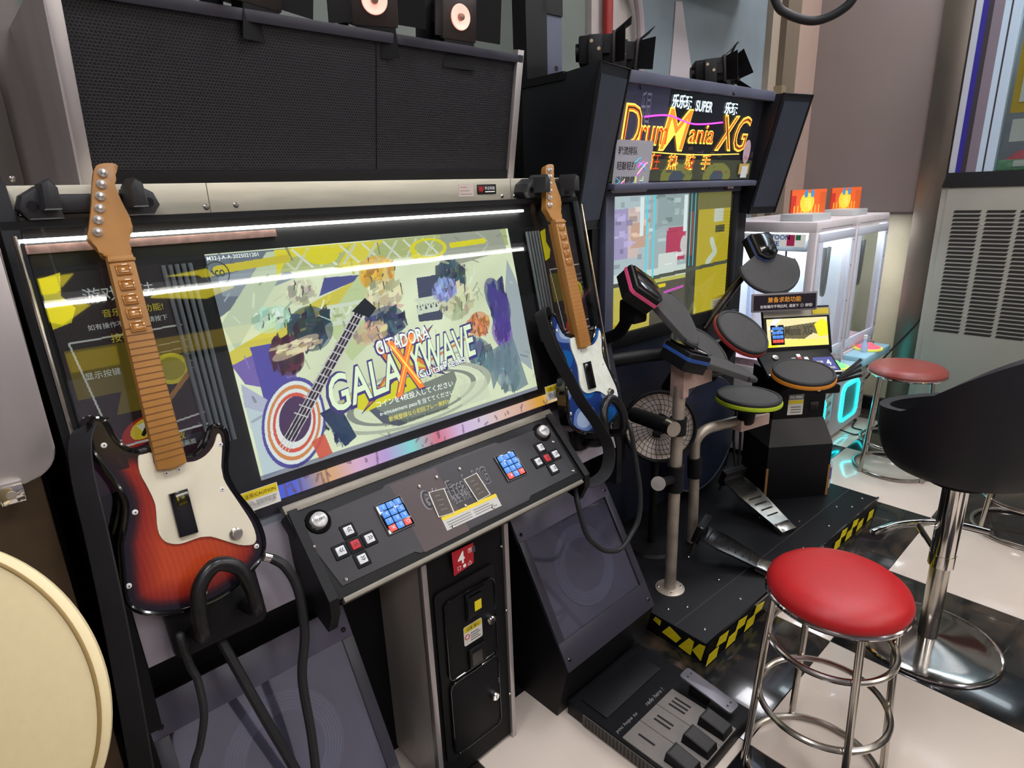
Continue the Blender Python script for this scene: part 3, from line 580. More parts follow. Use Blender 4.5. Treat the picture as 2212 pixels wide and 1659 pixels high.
for kx in (.636, .994):
    kp = MB(PF).box(kx-.034, kx+.034, .077, .152, .002, .007, .002).build('keypad', blackg, gm)
    MB(PF).tube([(kx+a*.034, .1145+b*.037, .006) for a, b in ((-1, -1), (1, -1), (1, 1), (-1, 1))], .0012, 6, True).build('keypad_rim', inkg, kp)
    for r in range(4):
        for c in range(3):
            ch = '123456789X0*'[r*3+c] if r < 3 else '×0○'[c]
            on_frame('key', kr if (r == 3 and c != 1) else kb, PF, kx+(c-1)*.0195, .1405-r*.0172, .007, kp)
            text('lettering', ch, mat('pale_key_ink', (200, 214, 235), .5), kp, PF @ T(kx+(c-1)*.0195, .1405-r*.0172, .0116), None, .008)
text('lettering', 'GuitarFreaks XG', inkk, cpn, PF @ T(.817, .118, .0032), .20, .045, 0, .015, .2); text('lettering', 'GuitarFreaks XG', mat('panel_grey_ink', (128, 126, 130), .5), cpn, PF @ T(.816, .1185, .003), .205, .05, 0, .05, .2)
text('lettering', '狂热', mat('panel_grey_ink', (128, 126, 130), .5), cpn, PF @ T(.815, .092, .003), .05); text('lettering', 'Welcome to the super Guitar session!', mat('panel_faint_ink', (60, 58, 62), .5), cpn, PF @ T(.80, .192, .0008), .16)
for x, s_, rz in ((.757, .098, -.12), (.868, .098, .06)):
    Mx = PF @ T(x, s_, .004) @ Matrix.Rotation(rz, 4, 'Z')
    cd = MB(Mx).box(-.021, .021, -.032, .032, 0, .001).build('card_sticker', mat('brown_card', (66, 56, 46), .35), cpn)
    MB(Mx).tube([(a*.021, b*.032, .001) for a, b in ((-1, -1), (1, -1), (1, 1), (-1, 1))], .0014, 6, True).build('card_border', inkw, cd)
    for k in range(4): MB(Mx).box(-.009, .009-.005*(k % 2), -.018+.012*k, -.016+.012*k, .001, .0013).build('print_line', inkg, cd)
ws = MB(PF).prism([(.735, .032), (.905, .030), (.907, .064), (.737, .066)], .003, .0038).build('warning_strip', mat('silver_label', (176, 174, 168), .4, .3), cpn)
MB(PF).prism([(.737, .057), (.907, .055), (.907, .064), (.737, .066)], .0038, .0041).build('yellow_band', yellow, ws)
for k in range(3):
    MB(PF).box(.745, .815, .036+.006*k, .038+.006*k, .0038, .0041).build('print_line', inkg, ws); MB(PF).box(.825, .895-.01*k, .036+.006*k, .038+.006*k, .0038, .0041).build('print_line', inkg, ws)
for x, s_ in ((.726, .155), (.78, .16), (.85, .158), (.812, .068), (.755, .035), (.88, .036), (.445, .12), (.475, .032), (1.175, .032), (1.17, .13)): screw(cpn, PF, x, s_, .005, .0035)
# upper guitar rests: a moulded block with two raised horns
rubber = mat('moulded_rubber', (44, 44, 46), .5, noise=.1, nscale=20)
GR = frame((0, 1.09, .82), (1, 0, 0), (0, .24, .78))   # plane the guitars lie in
def rest(xc, mir=1):
    r_ = MB(BF).box(xc-.085, xc+.085, 1.542, 1.576, 0, .030, .008).build('guitar_rest', rubber, gm)
    for s_ in (-1, 1):
        h = MB(BF).prism([(xc+s_*.045, 1.535), (xc+s_*.095, 1.535), (xc+s_*.108, 1.553), (xc+s_*.10, 1.575), (xc+s_*.075, 1.590), (xc+s_*.055, 1.582)], 0, .055, .008).build('rest_horn', rubber, r_)
        MB(BF).prism([(xc+s_*.052, 1.55), (xc+s_*.078, 1.55), (xc+s_*.075, 1.592), (xc+s_*.062, 1.60), (xc+s_*.052, 1.585)], .03, .10, .008).build('rest_finger', rubber, r_)
        MB(BF).cyl((xc+s_*.088, 1.558, .055), (xc+s_*.088, 1.558, .0565), .008, n=16).build('bolt_hole', blackg, h)
rest(.235); rest(1.415)
# lower guitar hooks: a plate and a padded loop
def hook(xc, dy=0, lo=-.06):
    pl = MB(GR).prism(rrect(xc-.085, xc+.085, lo, .075+dy, .012), -.075, -.052, .004).build('hook_plate', black, gm)
    pts = catmull([(x_, y_+dy, z_) for x_, y_, z_ in ((xc-.045, -.02, -.05), (xc-.047, -.015, .02), (xc-.046, .03, .04), (xc-.035, .075, .04), (xc, .102, .04), (xc+.035, .08, .04), (xc+.047, .035, .04), (xc+.05, -.01, .02), (xc+.05, -.015, -.05))], 8)
    MB(GR).tube(pts, .0135, 14).build('padded_hook', mat('black_padded_tube', (18, 17, 18), .32, noise=.2, nscale=60), pl)
hook(.253); hook(1.391, .025, -.012)
# spotlights on the header
def spotlight(name, M, lens_on, parent, doors=(70, 70, 60, 60), sc=.86):
    M = M @ Matrix.Scale(sc, 4)
    t = MB(M).box(-.055, .055, -.055, .055, -.15, 0, .006).build(name, blackm, parent)
    MB(M).cyl((0, 0, -.165), (0, 0, -.149), .035, n=20).build('lamp_tail', black, t)
    MB(M).box(-.064, .064, -.064, .064, -.012, .004, .003).build('door_ring', mat('warm_black', (40, 30, 28), .5), t)
    ln = MB(M).lathe([(0, .0), (.012, .002), (.026, .006), (.034, .008), (.036, .004)], 28, (0, 0, .004)).build('lens', mat('pink_lamp_lens' if lens_on else 'dark_lens', (240, 176, 160) if lens_on else (60, 50, 48), .3, emit=.9 if lens_on else 0), t)
    if lens_on: MB(M).lathe([(0, .016), (.009, .014), (.011, .004)], 16, (0, 0, .004)).build('bulb', mat('bulb_metal', (150, 120, 106), .3, .6), ln)
    for k, ang_ in enumerate(doors):
        R_ = M @ Matrix.Rotation(k*PI/2, 4, 'Z') @ T(0, .064, .002) @ Matrix.Rotation(math.radians(90-ang_), 4, 'X')
        MB(R_).prism([(-.056, 0), (.056, 0), (.064, .078), (-.064, .078)], -.0012, .0012).build('barn_door', blackm, t)
    br = MB(M).box(-.072, -.064, -.02, .02, -.1, -.02).build('bracket', black, t); MB(M).box(-.09, -.066, -.10, .05, -.11, -.05, .004).build('bracket_plate', black, t)
    for q in (-.015, .015): MB(M).cyl((-.092, .01+q, -.08-q), (-.088, .01+q, -.08-q), .007, n=12).build('bolt', mat('brass_bolt', (190, 170, 140), .4, .6), t)
    MB(M).box(-.02, .02, -.105, -.055, -.08, -.03).build('foot', black, t)
    return t
def aim(pos, dirv, up=(0, 0, 1)):
    z = Vector(dirv).normalized(); x = Vector(up).cross(z).normalized(); y = z.cross(x); M = Matrix((x, y, z)).transposed().to_4x4(); M.translation = pos; return M
spotlight('spotlight', aim((.912, 1.43, 2.0), (-.4, -1, -.2)), 1, gm, (85, 60, 88, 75))
spotlight('spotlight', aim((1.17, 1.43, 2.0), (-.05, -1, -.12)), 1, gm, (85, 50, 88, 50))
spotlight('spotlight', aim((.64, 1.43, 2.0), (.35, -1, -.2)), 0, gm, (70, 60, 85, 55))

# ================================================================== GUITAR CONTROLLERS
BODY = [(0.21,0.332),(0.196,0.334),(0.181,0.341),(0.171,0.352),(0.165,0.366),(0.161,0.384),(0.157,0.4),(0.15,0.406),(0.141,0.405),(0.134,0.394),(0.131,0.376),(0.13,0.355),(0.134,0.333),(0.141,0.311),(0.148,0.29),(0.153,0.269),(0.154,0.249),(0.148,0.227),(0.139,0.206),(0.13,0.186),(0.126,0.164),(0.122,0.141),(0.118,0.119),(0.115,0.091),(0.121,0.076),(0.134,0.062),(0.152,0.051),(0.176,0.041),(0.197,0.036),(0.232,0.033),(0.256,0.034),(0.281,0.040),(0.309,0.051),(0.329,0.062),(0.344,0.075),(0.354,0.095),(0.356,0.119),(0.352,0.148),(0.342,0.179),(0.331,0.205),(0.325,0.229),(0.323,0.251),(0.328,0.273),(0.336,0.295),(0.341,0.318),(0.339,0.334),(0.328,0.343),(0.316,0.340),(0.302,0.318),(0.284,0.305),(0.265,0.303)]
GUARD = [(0.192,0.327),(0.188,0.315),(0.186,0.296),(0.19,0.276),(0.194,0.252),(0.195,0.234),(0.192,0.215),(0.188,0.192),(0.19,0.174),(0.196,0.164),(0.207,0.156),(0.222,0.153),(0.24,0.153),(0.258,0.151),(0.273,0.142),(0.291,0.127),(0.309,0.113),(0.327,0.104),(0.338,0.105),(0.343,0.117),(0.341,0.145),(0.333,0.175),(0.324,0.205),(0.316,0.232),(0.314,0.254),(0.319,0.276),(0.326,0.298),(0.330,0.318),(0.328,0.328),(0.322,0.323),(0.313,0.307),(0.295,0.294),(0.278,0.289),(0.26,0.292),(0.211,0.293),(0.213,0.325),(0.202,0.326)]
HEAD = [(0.245,0.827),(0.257,0.84),(0.277,0.842),(0.285,0.837),(0.281,0.827),(0.273,0.812),(0.272,0.794),(0.275,0.771),(0.281,0.741),(0.281,0.727),(0.277,0.716),(0.27,0.708),(0.266,0.687),(0.268,0.675),(0.227,0.675),(0.221,0.687),(0.214,0.7),(0.208,0.713),(0.213,0.724),(0.229,0.772)]
def dist_poly(X, Y, P):
    D = np.full(X.shape, 9.); n = len(P)
    for i in range(n):
        (ax, ay), (bx, by) = P[i], P[(i+1) % n]; dx, dy = bx-ax, by-ay; t = np.clip(((X-ax)*dx+(Y-ay)*dy)/(dx*dx+dy*dy+1e-12), 0, 1); D = np.minimum(D, np.hypot(X-ax-t*dx, Y-ay-t*dy))
    return D
def sunburst(X, Y, D):
    k = np.clip((D-.006)/.055, 0, 1)[..., None]; g = np.clip((Y-.03)/.3, 0, 1)[..., None]
    k = k*np.where((X < .175)[..., None] & (Y > .31)[..., None], .35, 1)
    dark, red, orange = np.array((24, 19, 30.)), np.array((128, 34, 26.)), np.array((176, 66, 34.))
    c = np.where(k < .35, dark+(red-dark)*(k/.35)**1.6, red+(orange-red)*(k-.35)/.65)
    return c*(1+.03*np.sin(X*700+np.sin(Y*40)*2))[..., None]
def bluesky(X, Y, D):
    c = np.zeros(X.shape+(3,)); c[:] = (30, 52, 108)
    f = np.sin(X*34+Y*22)+np.sin(Y*48-X*20+1)
    c[f > .5] = (96, 120, 168); c[f > 1.2] = (150, 168, 196); c[f < -1.0] = (22, 84, 150)
    c[(D < .006)] = (24, 26, 40)
    return c
def guitar(label, M, finish, guard_m, neck_m, finger_m, strap_pts, sw=.025, group='guitar controllers'):
    o0 = M @ Vector((.24, .04, -.02)); g = thing('guitar_controller', label, 'guitar', o0, 0, group)
    body = [(p.x, p.y) for p in catmull([(x, y, 0) for x, y in BODY], 3, True)]
    b = MB(M).prism(body, -.045, -.004, .004).build('body', blackg, g)
    bb = Canvas(.25, .385, 190); Xw, Yw = .11+bb.X*.25, .028+bb.Y*.385; D = dist_poly(Xw, Yw, BODY)
    bb.keep = bb.inside([((x-.11)/.25, (y-.028)/.385) for x, y in body]) & (D > .0025)
    bb.a = finish(Xw, Yw, D); bb.build('painted_top', colmat('gloss_finish', .13), g, M @ T(.11, .028, -.0025))
    MB(M).tube([(x, y, -.004) for x, y in body], .0048, 8, True).build('edge_binding', blackg, g)
    gp_ = [(p.x, p.y) for p in catmull([(x, y, 0) for x, y in GUARD], 2, True)]
    pgd = MB(M).prism(gp_, -.003, .001, .001).build('pickguard', guard_m, g)
    nk = MB(M).prism([(.211, .293), (.236, .288), (.26, .293), (.268, .676), (.227, .676)], -.004, .016, .004).build('neck', neck_m, g)
    MB(M).prism([(.217, .30), (.254, .30), (.262, .67), (.233, .67)], -.022, -.003, .008).build('neck_back', neck_m, g)
    hd = MB(M).prism([(p.x, p.y) for p in catmull([(x, y, 0) for x, y in HEAD], 2, True)], -.012, .008, .003).build('headstock', neck_m, g)
    MB(M).box(.226, .269, .664, .670, .012, .0185, .001).build('nut', neck_m, g)
    for k in range(21):
        y = .31+.0118*k; hw = (.0245-.0005*k*.35)
        xc = .2355+.012*(y-.293)/.383
        MB(M).box(xc-hw, xc+hw, y-.0008, y+.0008, .0155, .0166).build('fret', mapled if finger_m is None else finger_m, nk)
    for k, (x, y) in enumerate([(.246,.65),(.245,.623),(.244,.597),(.243,.572),(.243,.548)]):
        f = MB(M).box(x-.012, x+.012, y-.0095, y+.0095, .015, .0192, .0015).build('fret_button', mat('clear_maple_button', (170, 114, 54), .12, coat=1), nk)
        MB(M).tube([(x+a*.0085, y+c*.006, .0193) for a, c in ((-1, -1), (1, -1), (1, 1), (-1, 1))], .0006, 5, True).build('button_ridge', mapled, f)
    for x, y in [(.258,.823),(.251,.803),(.244,.782),(.238,.761),(.231,.741),(.225,.72)]:
        MB(M).lathe([(0, .011), (.003, .0105), (.0045, .006), (.0078, .003), (.0078, 0)], 16, (x, y, .008)).build('tuning_peg', mat('peg_nickel', (214, 210, 206), .3, .55), hd)
    MB(M).prism([(.219, .246), (.250, .246), (.248, .163), (.216, .165)], .001, .008, .002).build('strum_bar', blackg, pgd)
    kn = MB(M).lathe([(0, .012), (.0075, .012), (.0085, .010), (.0085, .003), (.012, .002), (.012, 0)], 24, (.309, .135, .001)).build('knob', chromed, pgd)
    for x, y in [(.147,.359),(.163,.233),(.124,.115),(.231,.052),(.339,.097),(.307,.224),(.325,.307),(.246,.283),(.225,.283)]:
        s_ = MB(M).lathe([(0, .002), (.0035, .002), (.0048, .001), (.0048, 0)], 14, (x, y, .0 if y > .13 and x > .2 else -.002)).build('screw', mat('white_screw', (220, 216, 212), .35), g)
        MB(M).cyl((x, y, .002), (x, y, .0026), .0014, n=8).build('recess', inkk, s_)
    jk = MB(M).cyl((.352, .068, -.02), (.366, .058, -.02), .009, n=16).build('jack', chrome, g)
    MB(M).tube(catmull(strap_pts, 8), .02, 12, flat=(sw, .0022), up=M.to_3x3() @ Vector((0, 0, 1))).build('strap', mat('black_webbing', (23, 22, 25), .7, bump=.2, bscale=900), g)
    MB(M).box(.108, .132, .335, .375, -.04, -.015, .004).build('strap_buckle', black, g)
    return g
sp1 = [(.15, .40, -.05), (.13, .395, -.02), (.116, .37, -.008), (.108, .327, -.004), (.104, .285, .005), (.100, .213, .014), (.090, .073, .022), (.078, -.061, .025), (.066, -.185, .025), (.05, -.36, .02), (.045, -.55, .01), (.05, -.70, -.02)]
guitar('sunburst guitar controller with cream pickguard hung at the left of the lit screen', GR, sunburst, ivory, maple, None, sp1)
GR2 = GR @ T(1.138, .003, .0)
sp2 = [(.135, .40, -.02), (.10, .425, .01), (.072, .42, .025), (.066, .396, .03), (.075, .313, .035), (.105, .225, .04), (.127, .151, .045), (.17, .063, .05), (.192, -.014, .05), (.168, -.075, .04), (.11, -.09, .03), (.07, -.07, .02)]
guitar('blue and white guitar controller hung at the right of the lit screen', GR2, bluesky, mat('pale_ivory_print', (222, 226, 212), .35, noise=.1, nscale=30), maple, mat('pink_fret', (150, 90, 66), .5), sp2, .02)
hose = mat('black_hose', (30, 30, 31), .55, noise=.1, nscale=200, bump=.3, bscale=500)
def cable(name, label, pts, r, grp='guitar cables'):
    return tag(MB().tube(catmull(pts, 10), r, 10).build(name, hose), label, 'cable', grp)
GP = lambda x, y, z: tuple(GR @ Vector((x, y, z)))
cable('guitar_cable', 'black hose cable looping down from the sunburst guitar jack', [GP(.366, .058, -.02), (.382, 1.105, .852), (.394, 1.09, .80), (.388, 1.075, .71), (.363, 1.06, .62), (.356, 1.04, .50), (.345, 1.02, .40), (.335, 1.0, .36), (.325, 1.02, .38), (.30, 1.05, .49), (.278, 1.08, .59), (.261, 1.12, .676), (.25, 1.17, .732), (.25, 1.275, .72)], .0098)
cable('guitar_cable', 'thin black cord hanging from the left guitar hook plate', [GP(.19, -.04, -.056), (.177, 1.10, .81), (.180, 1.09, .75), (.185, 1.08, .72), (.180, 1.06, .663), (.161, 1.05, .61), (.14, 1.045, .56), (.12, 1.03, .40), (.10, 1.0, .2), (.09, .98, .008)], .0072)
cable('guitar_cable', 'thin black cable in a long loop below the blue guitar', [GP(1.502, .02, -.02), (1.445, 1.05, .86), (1.446, 1.03, .775), (1.452, 1.01, .65), (1.435, 1.0, .57), (1.40, 1.0, .53), (1.34, .995, .505), (1.275, 1.0, .525), (1.225, 1.005, .57), (1.192, 1.01, .62), (1.18, 1.03, .71), (1.205, 1.06, .745)], .0075)
# padded ring hanging on the right hook
# ================================================================== FOOT PEDAL UNIT
pu = thing('foot_pedal_unit', 'low black three pedal foot unit with grey numbered plate on the floor', 'pedal unit', (1.31, .83, 0))
MB().box(1.13, 1.49, .613, 1.03, .001, .05, .003).build('base', blackpaint, pu)
MB().box(1.126, 1.131, .62, .965, .006, .044).build('ribbed_edge', mat('ribbed_trim', (96, 92, 86), .5, .4), pu)
for k in range(26): MB().box(1.1245, 1.1265, .625+.013*k, .631+.013*k, .008, .042).build('rib', mat('rib_dark', (52, 48, 44), .6), pu)
MB().box(1.16, 1.44, .90, 1.0, .05, .054, .002).build('back_plate', blackpaint, pu)
numm = mat('grey_number_plate', (128, 122, 117), .5, noise=.08, nscale=20)
for k in range(3):
    x0 = 1.136+.0853*k; pl = MB().box(x0+.001, x0+.0845, .614, .826, .05, .056, .0008).build('number_plate', numm, pu)
    for q in range(k+1): MB().box(x0+.0425-.008*k/1+(q*.016)-.0035, x0+.0425-.008*k+(q*.016)+.0035, .745, .80, .056, .0566).build('numeral_bar', inkk, pl)
    MB().hexa([(x0+.018, .616, .056), (x0+.07, .616, .056), (x0+.07, .70, .056), (x0+.018, .70, .056), (x0+.02, .62, .078), (x0+.068, .62, .078), (x0+.068, .695, .088), (x0+.02, .695, .088)]).build('pedal', black, pu)
    MB().hexa([(x0+.022, .622, .0785), (x0+.066, .622, .0785), (x0+.066, .692, .0872), (x0+.022, .692, .0872), (x0+.024, .626, .081), (x0+.064, .626, .081), (x0+.064, .688, .0895), (x0+.024, .688, .0895)]).build('pedal_pad', dgrey, pu)
PT = frame((0, 0, .0508), (1, 0, 0), (0, 1, 0))
text('lettering', 'you hope to', mat('faint_white_ink', (150, 148, 146), .6), pu, PT @ T(1.19, .85, 0), .10, .014, .0006, 0, .2); text('lettering', 'rade here !', mat('faint_white_ink', (150, 148, 146), .6), pu, PT @ T(1.33, .85, 0), .09, .014, .0006, 0, .2)
BARM = frame((1.43, .64, .075), (1, 0, 0), (0, .17, .025))
br = MB(BARM).prism(rrect(-.024, .024, 0, .175, .008), 0, .006, .001).build('steel_bar', mat('dark_steel_bar', (120, 118, 124), .45, .5, noise=.1), pu)
for x, y in ((-.008, .02), (.01, .02), (-.008, .155), (.01, .155)): MB(BARM).cyl((x, y, .006), (x, y, .0066), .0035, n=10).build('bolt_hole', inkk, br)
MB().box(1.41, 1.45, .72, .78, .05, .082).build('bar_support', black, pu)

# ================================================================== DRUM GAME
DA = math.radians(-2.2); DP = Vector((1.61, .833, 0))
D = Matrix.Translation(DP) @ Matrix.Rotation(DA, 4, 'Z')
dm = thing('drum_arcade_machine', 'black drum arcade machine with raised platform, drum pads and neon lettered marquee', 'arcade machine', DP, DA)
plat = MB(D).box(0, 1.48, 0, 1.05, .004, .085, .004).build('platform', blackpaint, dm)
MB(D).box(0, 1.482, -.004, .004, .078, .088).build('edge_strip', blackg, plat)
MB(D).box(.0, 1.48, .128, .13, .085, .0865).build('seam', mat('platform_seam', (70, 68, 66), .5), plat)
DT = D @ T(0, 0, .085)
for x, y in [(.06,.05),(.3,.05),(.55,.05),(.8,.05),(1.05,.05),(1.3,.05),(1.42,.05),(.06,.2),(.12,.16),(.35,.17),(.6,.2),(1.35,.2),(1.42,.35),(1.25,.1),(1.0,.16),(.9,.3),(.06,.4),(.4,.34)]: screw(plat, DT, x, y, .006)
ytape = mat('yellow_hazard_tape', (226, 206, 20), .5, noise=.08, nscale=30)
DFr = D @ Matrix.Rotation(PI/2, 4, 'X')
k = 0
for x in np.arange(0, 1.42, .062):
    j = RNG.random(4)*.012
    if k % 2: P = [(x-.012, .040+j[0]), (x+.05, .040), (x+.066, .066+j[1]), (x+.008, .078)]
    else: P = [(x-.01, .004), (x+.05+j[2], .006), (x+.068, .044), (x+.008, .040+j[3])]
    if RNG.random() < .88: MB(DFr).prism(P, .0045, .0052).build('tape_patch', ytape, plat)
    k += 1
DLf = D @ Matrix.Rotation(-PI/2, 4, 'Z') @ Matrix.Rotation(PI/2, 4, 'X')
for P in ([(-.02,.005),(-.055,.03),(-.03,.07),(-.006,.074)], [(-.06,.004),(-.11,.012),(-.07,.07),(-.05,.066)], [(-.12,.02),(-.18,.03),(-.15,.072),(-.10,.05)], [(-.19,.05),(-.22,.06),(-.21,.078),(-.185,.074)]):
    MB(DLf).prism(P, .0005, .0012).build('tape_patch', ytape, plat)
# cabinet with screen
MB(D).box(.22, 1.26, .72, 1.02, .085, 1.56, .003).build('cabinet_body', blackpaint, dm)
MB(D).box(.12, 1.36, .86, 1.04, .085, 1.9, .003).build('cabinet_back', black, dm)
SF = D @ frame((0, .70, 0), (1, 0, 0), (0, 0, 1))
gpaint = mat('blue_grey_steel', (86, 88, 106), .42, noise=.1, nscale=8)
MB(SF).box(.262, .312, .95, 1.53, -.02, .012, .002).build('screen_bezel', gpaint, dm); MB(SF).box(1.168, 1.218, .95, 1.53, -.02, .012, .002).build('screen_bezel', black, dm)
tb_ = MB(SF).box(.262, 1.218, 1.525, 1.558, -.02, .014, .002).build('screen_bezel', gpaint, dm)
MB(SF).box(.262, 1.218, .93, .985, -.02, .012, .002).build('screen_bezel', black, dm)
for x in (.45, .70, .95): MB(SF).cyl((x, 1.542, .014), (x, 1.542, .0146), .005, n=10).build('bolt_hole', inkk, tb_)
lgp = MB(SF).box(1.07, 1.155, 1.532, 1.552, .014, .015).build('logo_plate', inkk, dm); text('lettering', 'W', redp, lgp, SF @ T(1.085, 1.542, .0156), .02, .014, 0, .03); text('lettering', '华立科技', inkw, lgp, SF @ T(1.122, 1.542, .0156), .05)
dc = Canvas(.856, .545, 320, (206, 196, 96))  # screen picture with reflections of the arcade opposite painted in
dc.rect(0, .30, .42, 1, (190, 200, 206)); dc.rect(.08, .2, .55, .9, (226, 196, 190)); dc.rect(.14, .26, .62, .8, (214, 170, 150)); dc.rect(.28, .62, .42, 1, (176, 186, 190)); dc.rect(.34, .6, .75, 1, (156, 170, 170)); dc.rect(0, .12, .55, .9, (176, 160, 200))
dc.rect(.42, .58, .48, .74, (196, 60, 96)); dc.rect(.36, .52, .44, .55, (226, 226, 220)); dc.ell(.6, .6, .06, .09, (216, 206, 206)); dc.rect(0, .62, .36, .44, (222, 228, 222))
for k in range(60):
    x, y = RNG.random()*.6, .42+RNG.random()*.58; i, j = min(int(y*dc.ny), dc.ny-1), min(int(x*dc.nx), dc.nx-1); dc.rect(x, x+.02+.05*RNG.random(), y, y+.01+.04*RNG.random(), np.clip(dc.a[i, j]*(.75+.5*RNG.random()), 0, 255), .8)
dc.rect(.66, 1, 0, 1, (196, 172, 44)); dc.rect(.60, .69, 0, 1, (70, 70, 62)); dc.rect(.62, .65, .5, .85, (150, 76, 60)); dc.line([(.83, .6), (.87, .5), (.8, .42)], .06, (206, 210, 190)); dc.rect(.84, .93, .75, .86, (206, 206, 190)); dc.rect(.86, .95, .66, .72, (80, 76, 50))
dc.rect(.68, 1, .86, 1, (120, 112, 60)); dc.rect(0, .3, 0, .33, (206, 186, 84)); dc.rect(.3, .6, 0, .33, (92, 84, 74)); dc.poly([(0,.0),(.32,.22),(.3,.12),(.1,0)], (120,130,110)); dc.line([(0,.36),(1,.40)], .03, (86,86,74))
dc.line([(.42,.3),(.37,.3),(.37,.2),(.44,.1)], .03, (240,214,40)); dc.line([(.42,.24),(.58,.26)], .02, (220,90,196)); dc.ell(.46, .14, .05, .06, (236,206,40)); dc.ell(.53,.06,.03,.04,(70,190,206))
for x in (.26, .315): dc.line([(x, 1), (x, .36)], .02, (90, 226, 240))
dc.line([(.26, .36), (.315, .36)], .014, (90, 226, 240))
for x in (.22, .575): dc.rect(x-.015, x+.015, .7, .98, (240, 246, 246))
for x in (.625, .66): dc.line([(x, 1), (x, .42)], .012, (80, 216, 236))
dsc = dc.build('screen', colmat('screen_and_reflections', .25, 1.25, 0), dm, SF @ T(.312, .985, -.004))
MB(SF).box(.312, 1.168, .985, 1.525, .006, .009).build('front_glass', clear, dm)
st = MB(SF).box(.313, .40, .99, 1.03, .0092, .0098).build('caution_sticker', paper, dm); MB(SF).box(.313, .40, 1.008, 1.03, .0098, .0101).build('yellow_band', yellow, st); text('lettering', '注意 CAUTION', inkk, st, SF @ T(.356, 1.019, .0104), .07)
st = MB(SF).box(1.03, 1.16, .99, 1.05, .0092, .0098).build('notice_sticker', mat('cream_label', (206, 200, 160), .5), dm); MB(SF).box(1.03, 1.16, 1.038, 1.05, .0098, .0101).build('yellow_band', yellow, st)
for k in range(4): MB(SF).box(1.04, 1.14-.02*(k % 2), .997+.009*k, 1.0+.009*k, .0098, .0101).build('print_line', inkg, st)
# marquee
MF = D @ frame((0, .659, 1.569), (1, 0, 0), (0, -.047, .351))
MB(MF).box(.21, 1.27, -.01, .36, -.05, -.006).build('marquee_box', black, dm)
mc = Canvas(.99, .335, 160, (24, 24, 30)); mc.rect(0, 1, 0, .25, (58, 62, 48)); mc.rect(0, .3, .45, 1, (58, 58, 76))
for x in (.42, .72): mc.ell(x, .05, .11, .16, (120, 124, 60), .8); mc.ell(x, .03, .05, .09, (60, 70, 84))
for k in range(40): x, y = RNG.random(2); mc.rect(x, x+.05*RNG.random(), y*.4, y*.4+.03, (40+60*RNG.random(), 40+50*RNG.random(), 40+40*RNG.random()), .6)
mq = mc.build('marquee_print', colmat('marquee_sheet', .2, .35, 1), dm, MF @ T(.245, .008, -.004))
eo = mat('neon_orange', (236, 112, 34), .4, emit=1.1); eyy = mat('neon_yellow', (250, 196, 76), .4, emit=1.35); er = mat('neon_red', (196, 60, 20), .4, emit=.8); em = mat('neon_magenta', (240, 60, 220), .4, emit=1.6); ewh = mat('mirrored_sign_white', (214, 240, 250), .4, emit=1.3)
def mt(b, x, y, w, h, m, z=0, off=0, sh=0): return text('lettering', b, m, mq, MF @ T(x, y, z), w, h, 0, off, sh)
for b, x, y, w, h, sh in (('D', .335, .20, .10, .14, .1), ('rum', .468, .172, .17, .06, .1), ('M', .608, .198, .185, .145, .25), ('ania', .787, .186, .17, .062, .15), ('XG', 1.03, .197, .25, .135, .3)):
    mt(b, x, y, w+.012, h+.012, eyy, 0, .02, sh); mt(b, x, y, w, h, er if b in ('rum', 'ania') else eo, .002, -.004, sh)
    if b in ('D', 'XG'): mt(b, x, y, w*.96, h*.93, mat('neon_core', (62, 48, 34), .4, emit=.25), .003, -.03, sh)
for k, c in enumerate('狂热鼓手'): mt(c, .497+.118*k, .08, .072, .062, eyy, 0, .025, .1); mt(c, .497+.118*k, .08, .067, .057, er, .002, -.006, .1)
MB(MF).tube(catmull([(.40, .235, .001), (.546, .246, .001), (.718, .223, .001), (.925, .237, .001)], 8), .003, 8).build('neon_line', em, mq)
MB(MF).tube(catmull([(.45, .115, .001), (.75, .108, .001), (1.1, .115, .001)], 8), .002, 8).build('neon_line', eyy, mq)
mt('乐园', .40, .265, .055, .11, mat('grey_sign_ink', (110, 110, 130), .5, emit=.25)); mt('SUPER', .775, .29, .12, .04, ewh, 0, .02); mt('乐乐玩', .62, .298, .13, .05, ewh, 0, .03); mt('乐玩', .975, .293, .1, .048, ewh, 0, .03)  # white lettering paints in a sign mirrored by the marquee
nb = MB(MF).prism(rrect(.25, .465, -.03, .155, .012), .006, .008).build('notice_board', mat('grey_acrylic_board', (166, 164, 172), .25, coat=.5), dm)
for k, b in enumerate(('轮流排队', '轻敲轻打', '损坏赔偿')): text('lettering', b, inkk, nb, MF @ T(.32, .118-.052*k, .0085), .11, .03, 0, .012)
for k in range(14):
    bx0, by0 = ((.385, .03), (.26, -.025), (.34, -.02), (.39, -.02), (.36, .06))[k % 5]
    MB(MF).tube(catmull([(bx0+.06*RNG.random(), by0+.05*RNG.random(), .0088) for _ in range(3)], 5), .0014, 6).build('marker_stroke', [em, mat('cyan_ink', (70, 190, 230), .4, emit=.5), mat('lemon_ink', (230, 226, 130), .4, emit=.4)][k % 3], nb)
bdg = MB(MF).prism([(1.16+.028*math.cos(a), .125+.05*math.sin(a)) for a in np.linspace(0, 2*PI, 24, endpoint=False)], .002, .004).build('oval_badge', mat('pale_pink_badge', (196, 170, 180), .4), dm); text('lettering', '华立', redp, bdg, MF @ T(1.16, .10, .0045), .03)
bg2 = MB(MF).box(1.12, 1.205, .03, .075, .002, .004).build('small_badge', mat('tan_badge', (200, 170, 90), .4), dm); MB(MF).box(1.14, 1.19, .015, .065, .004, .006).build('badge_face', white, bg2)
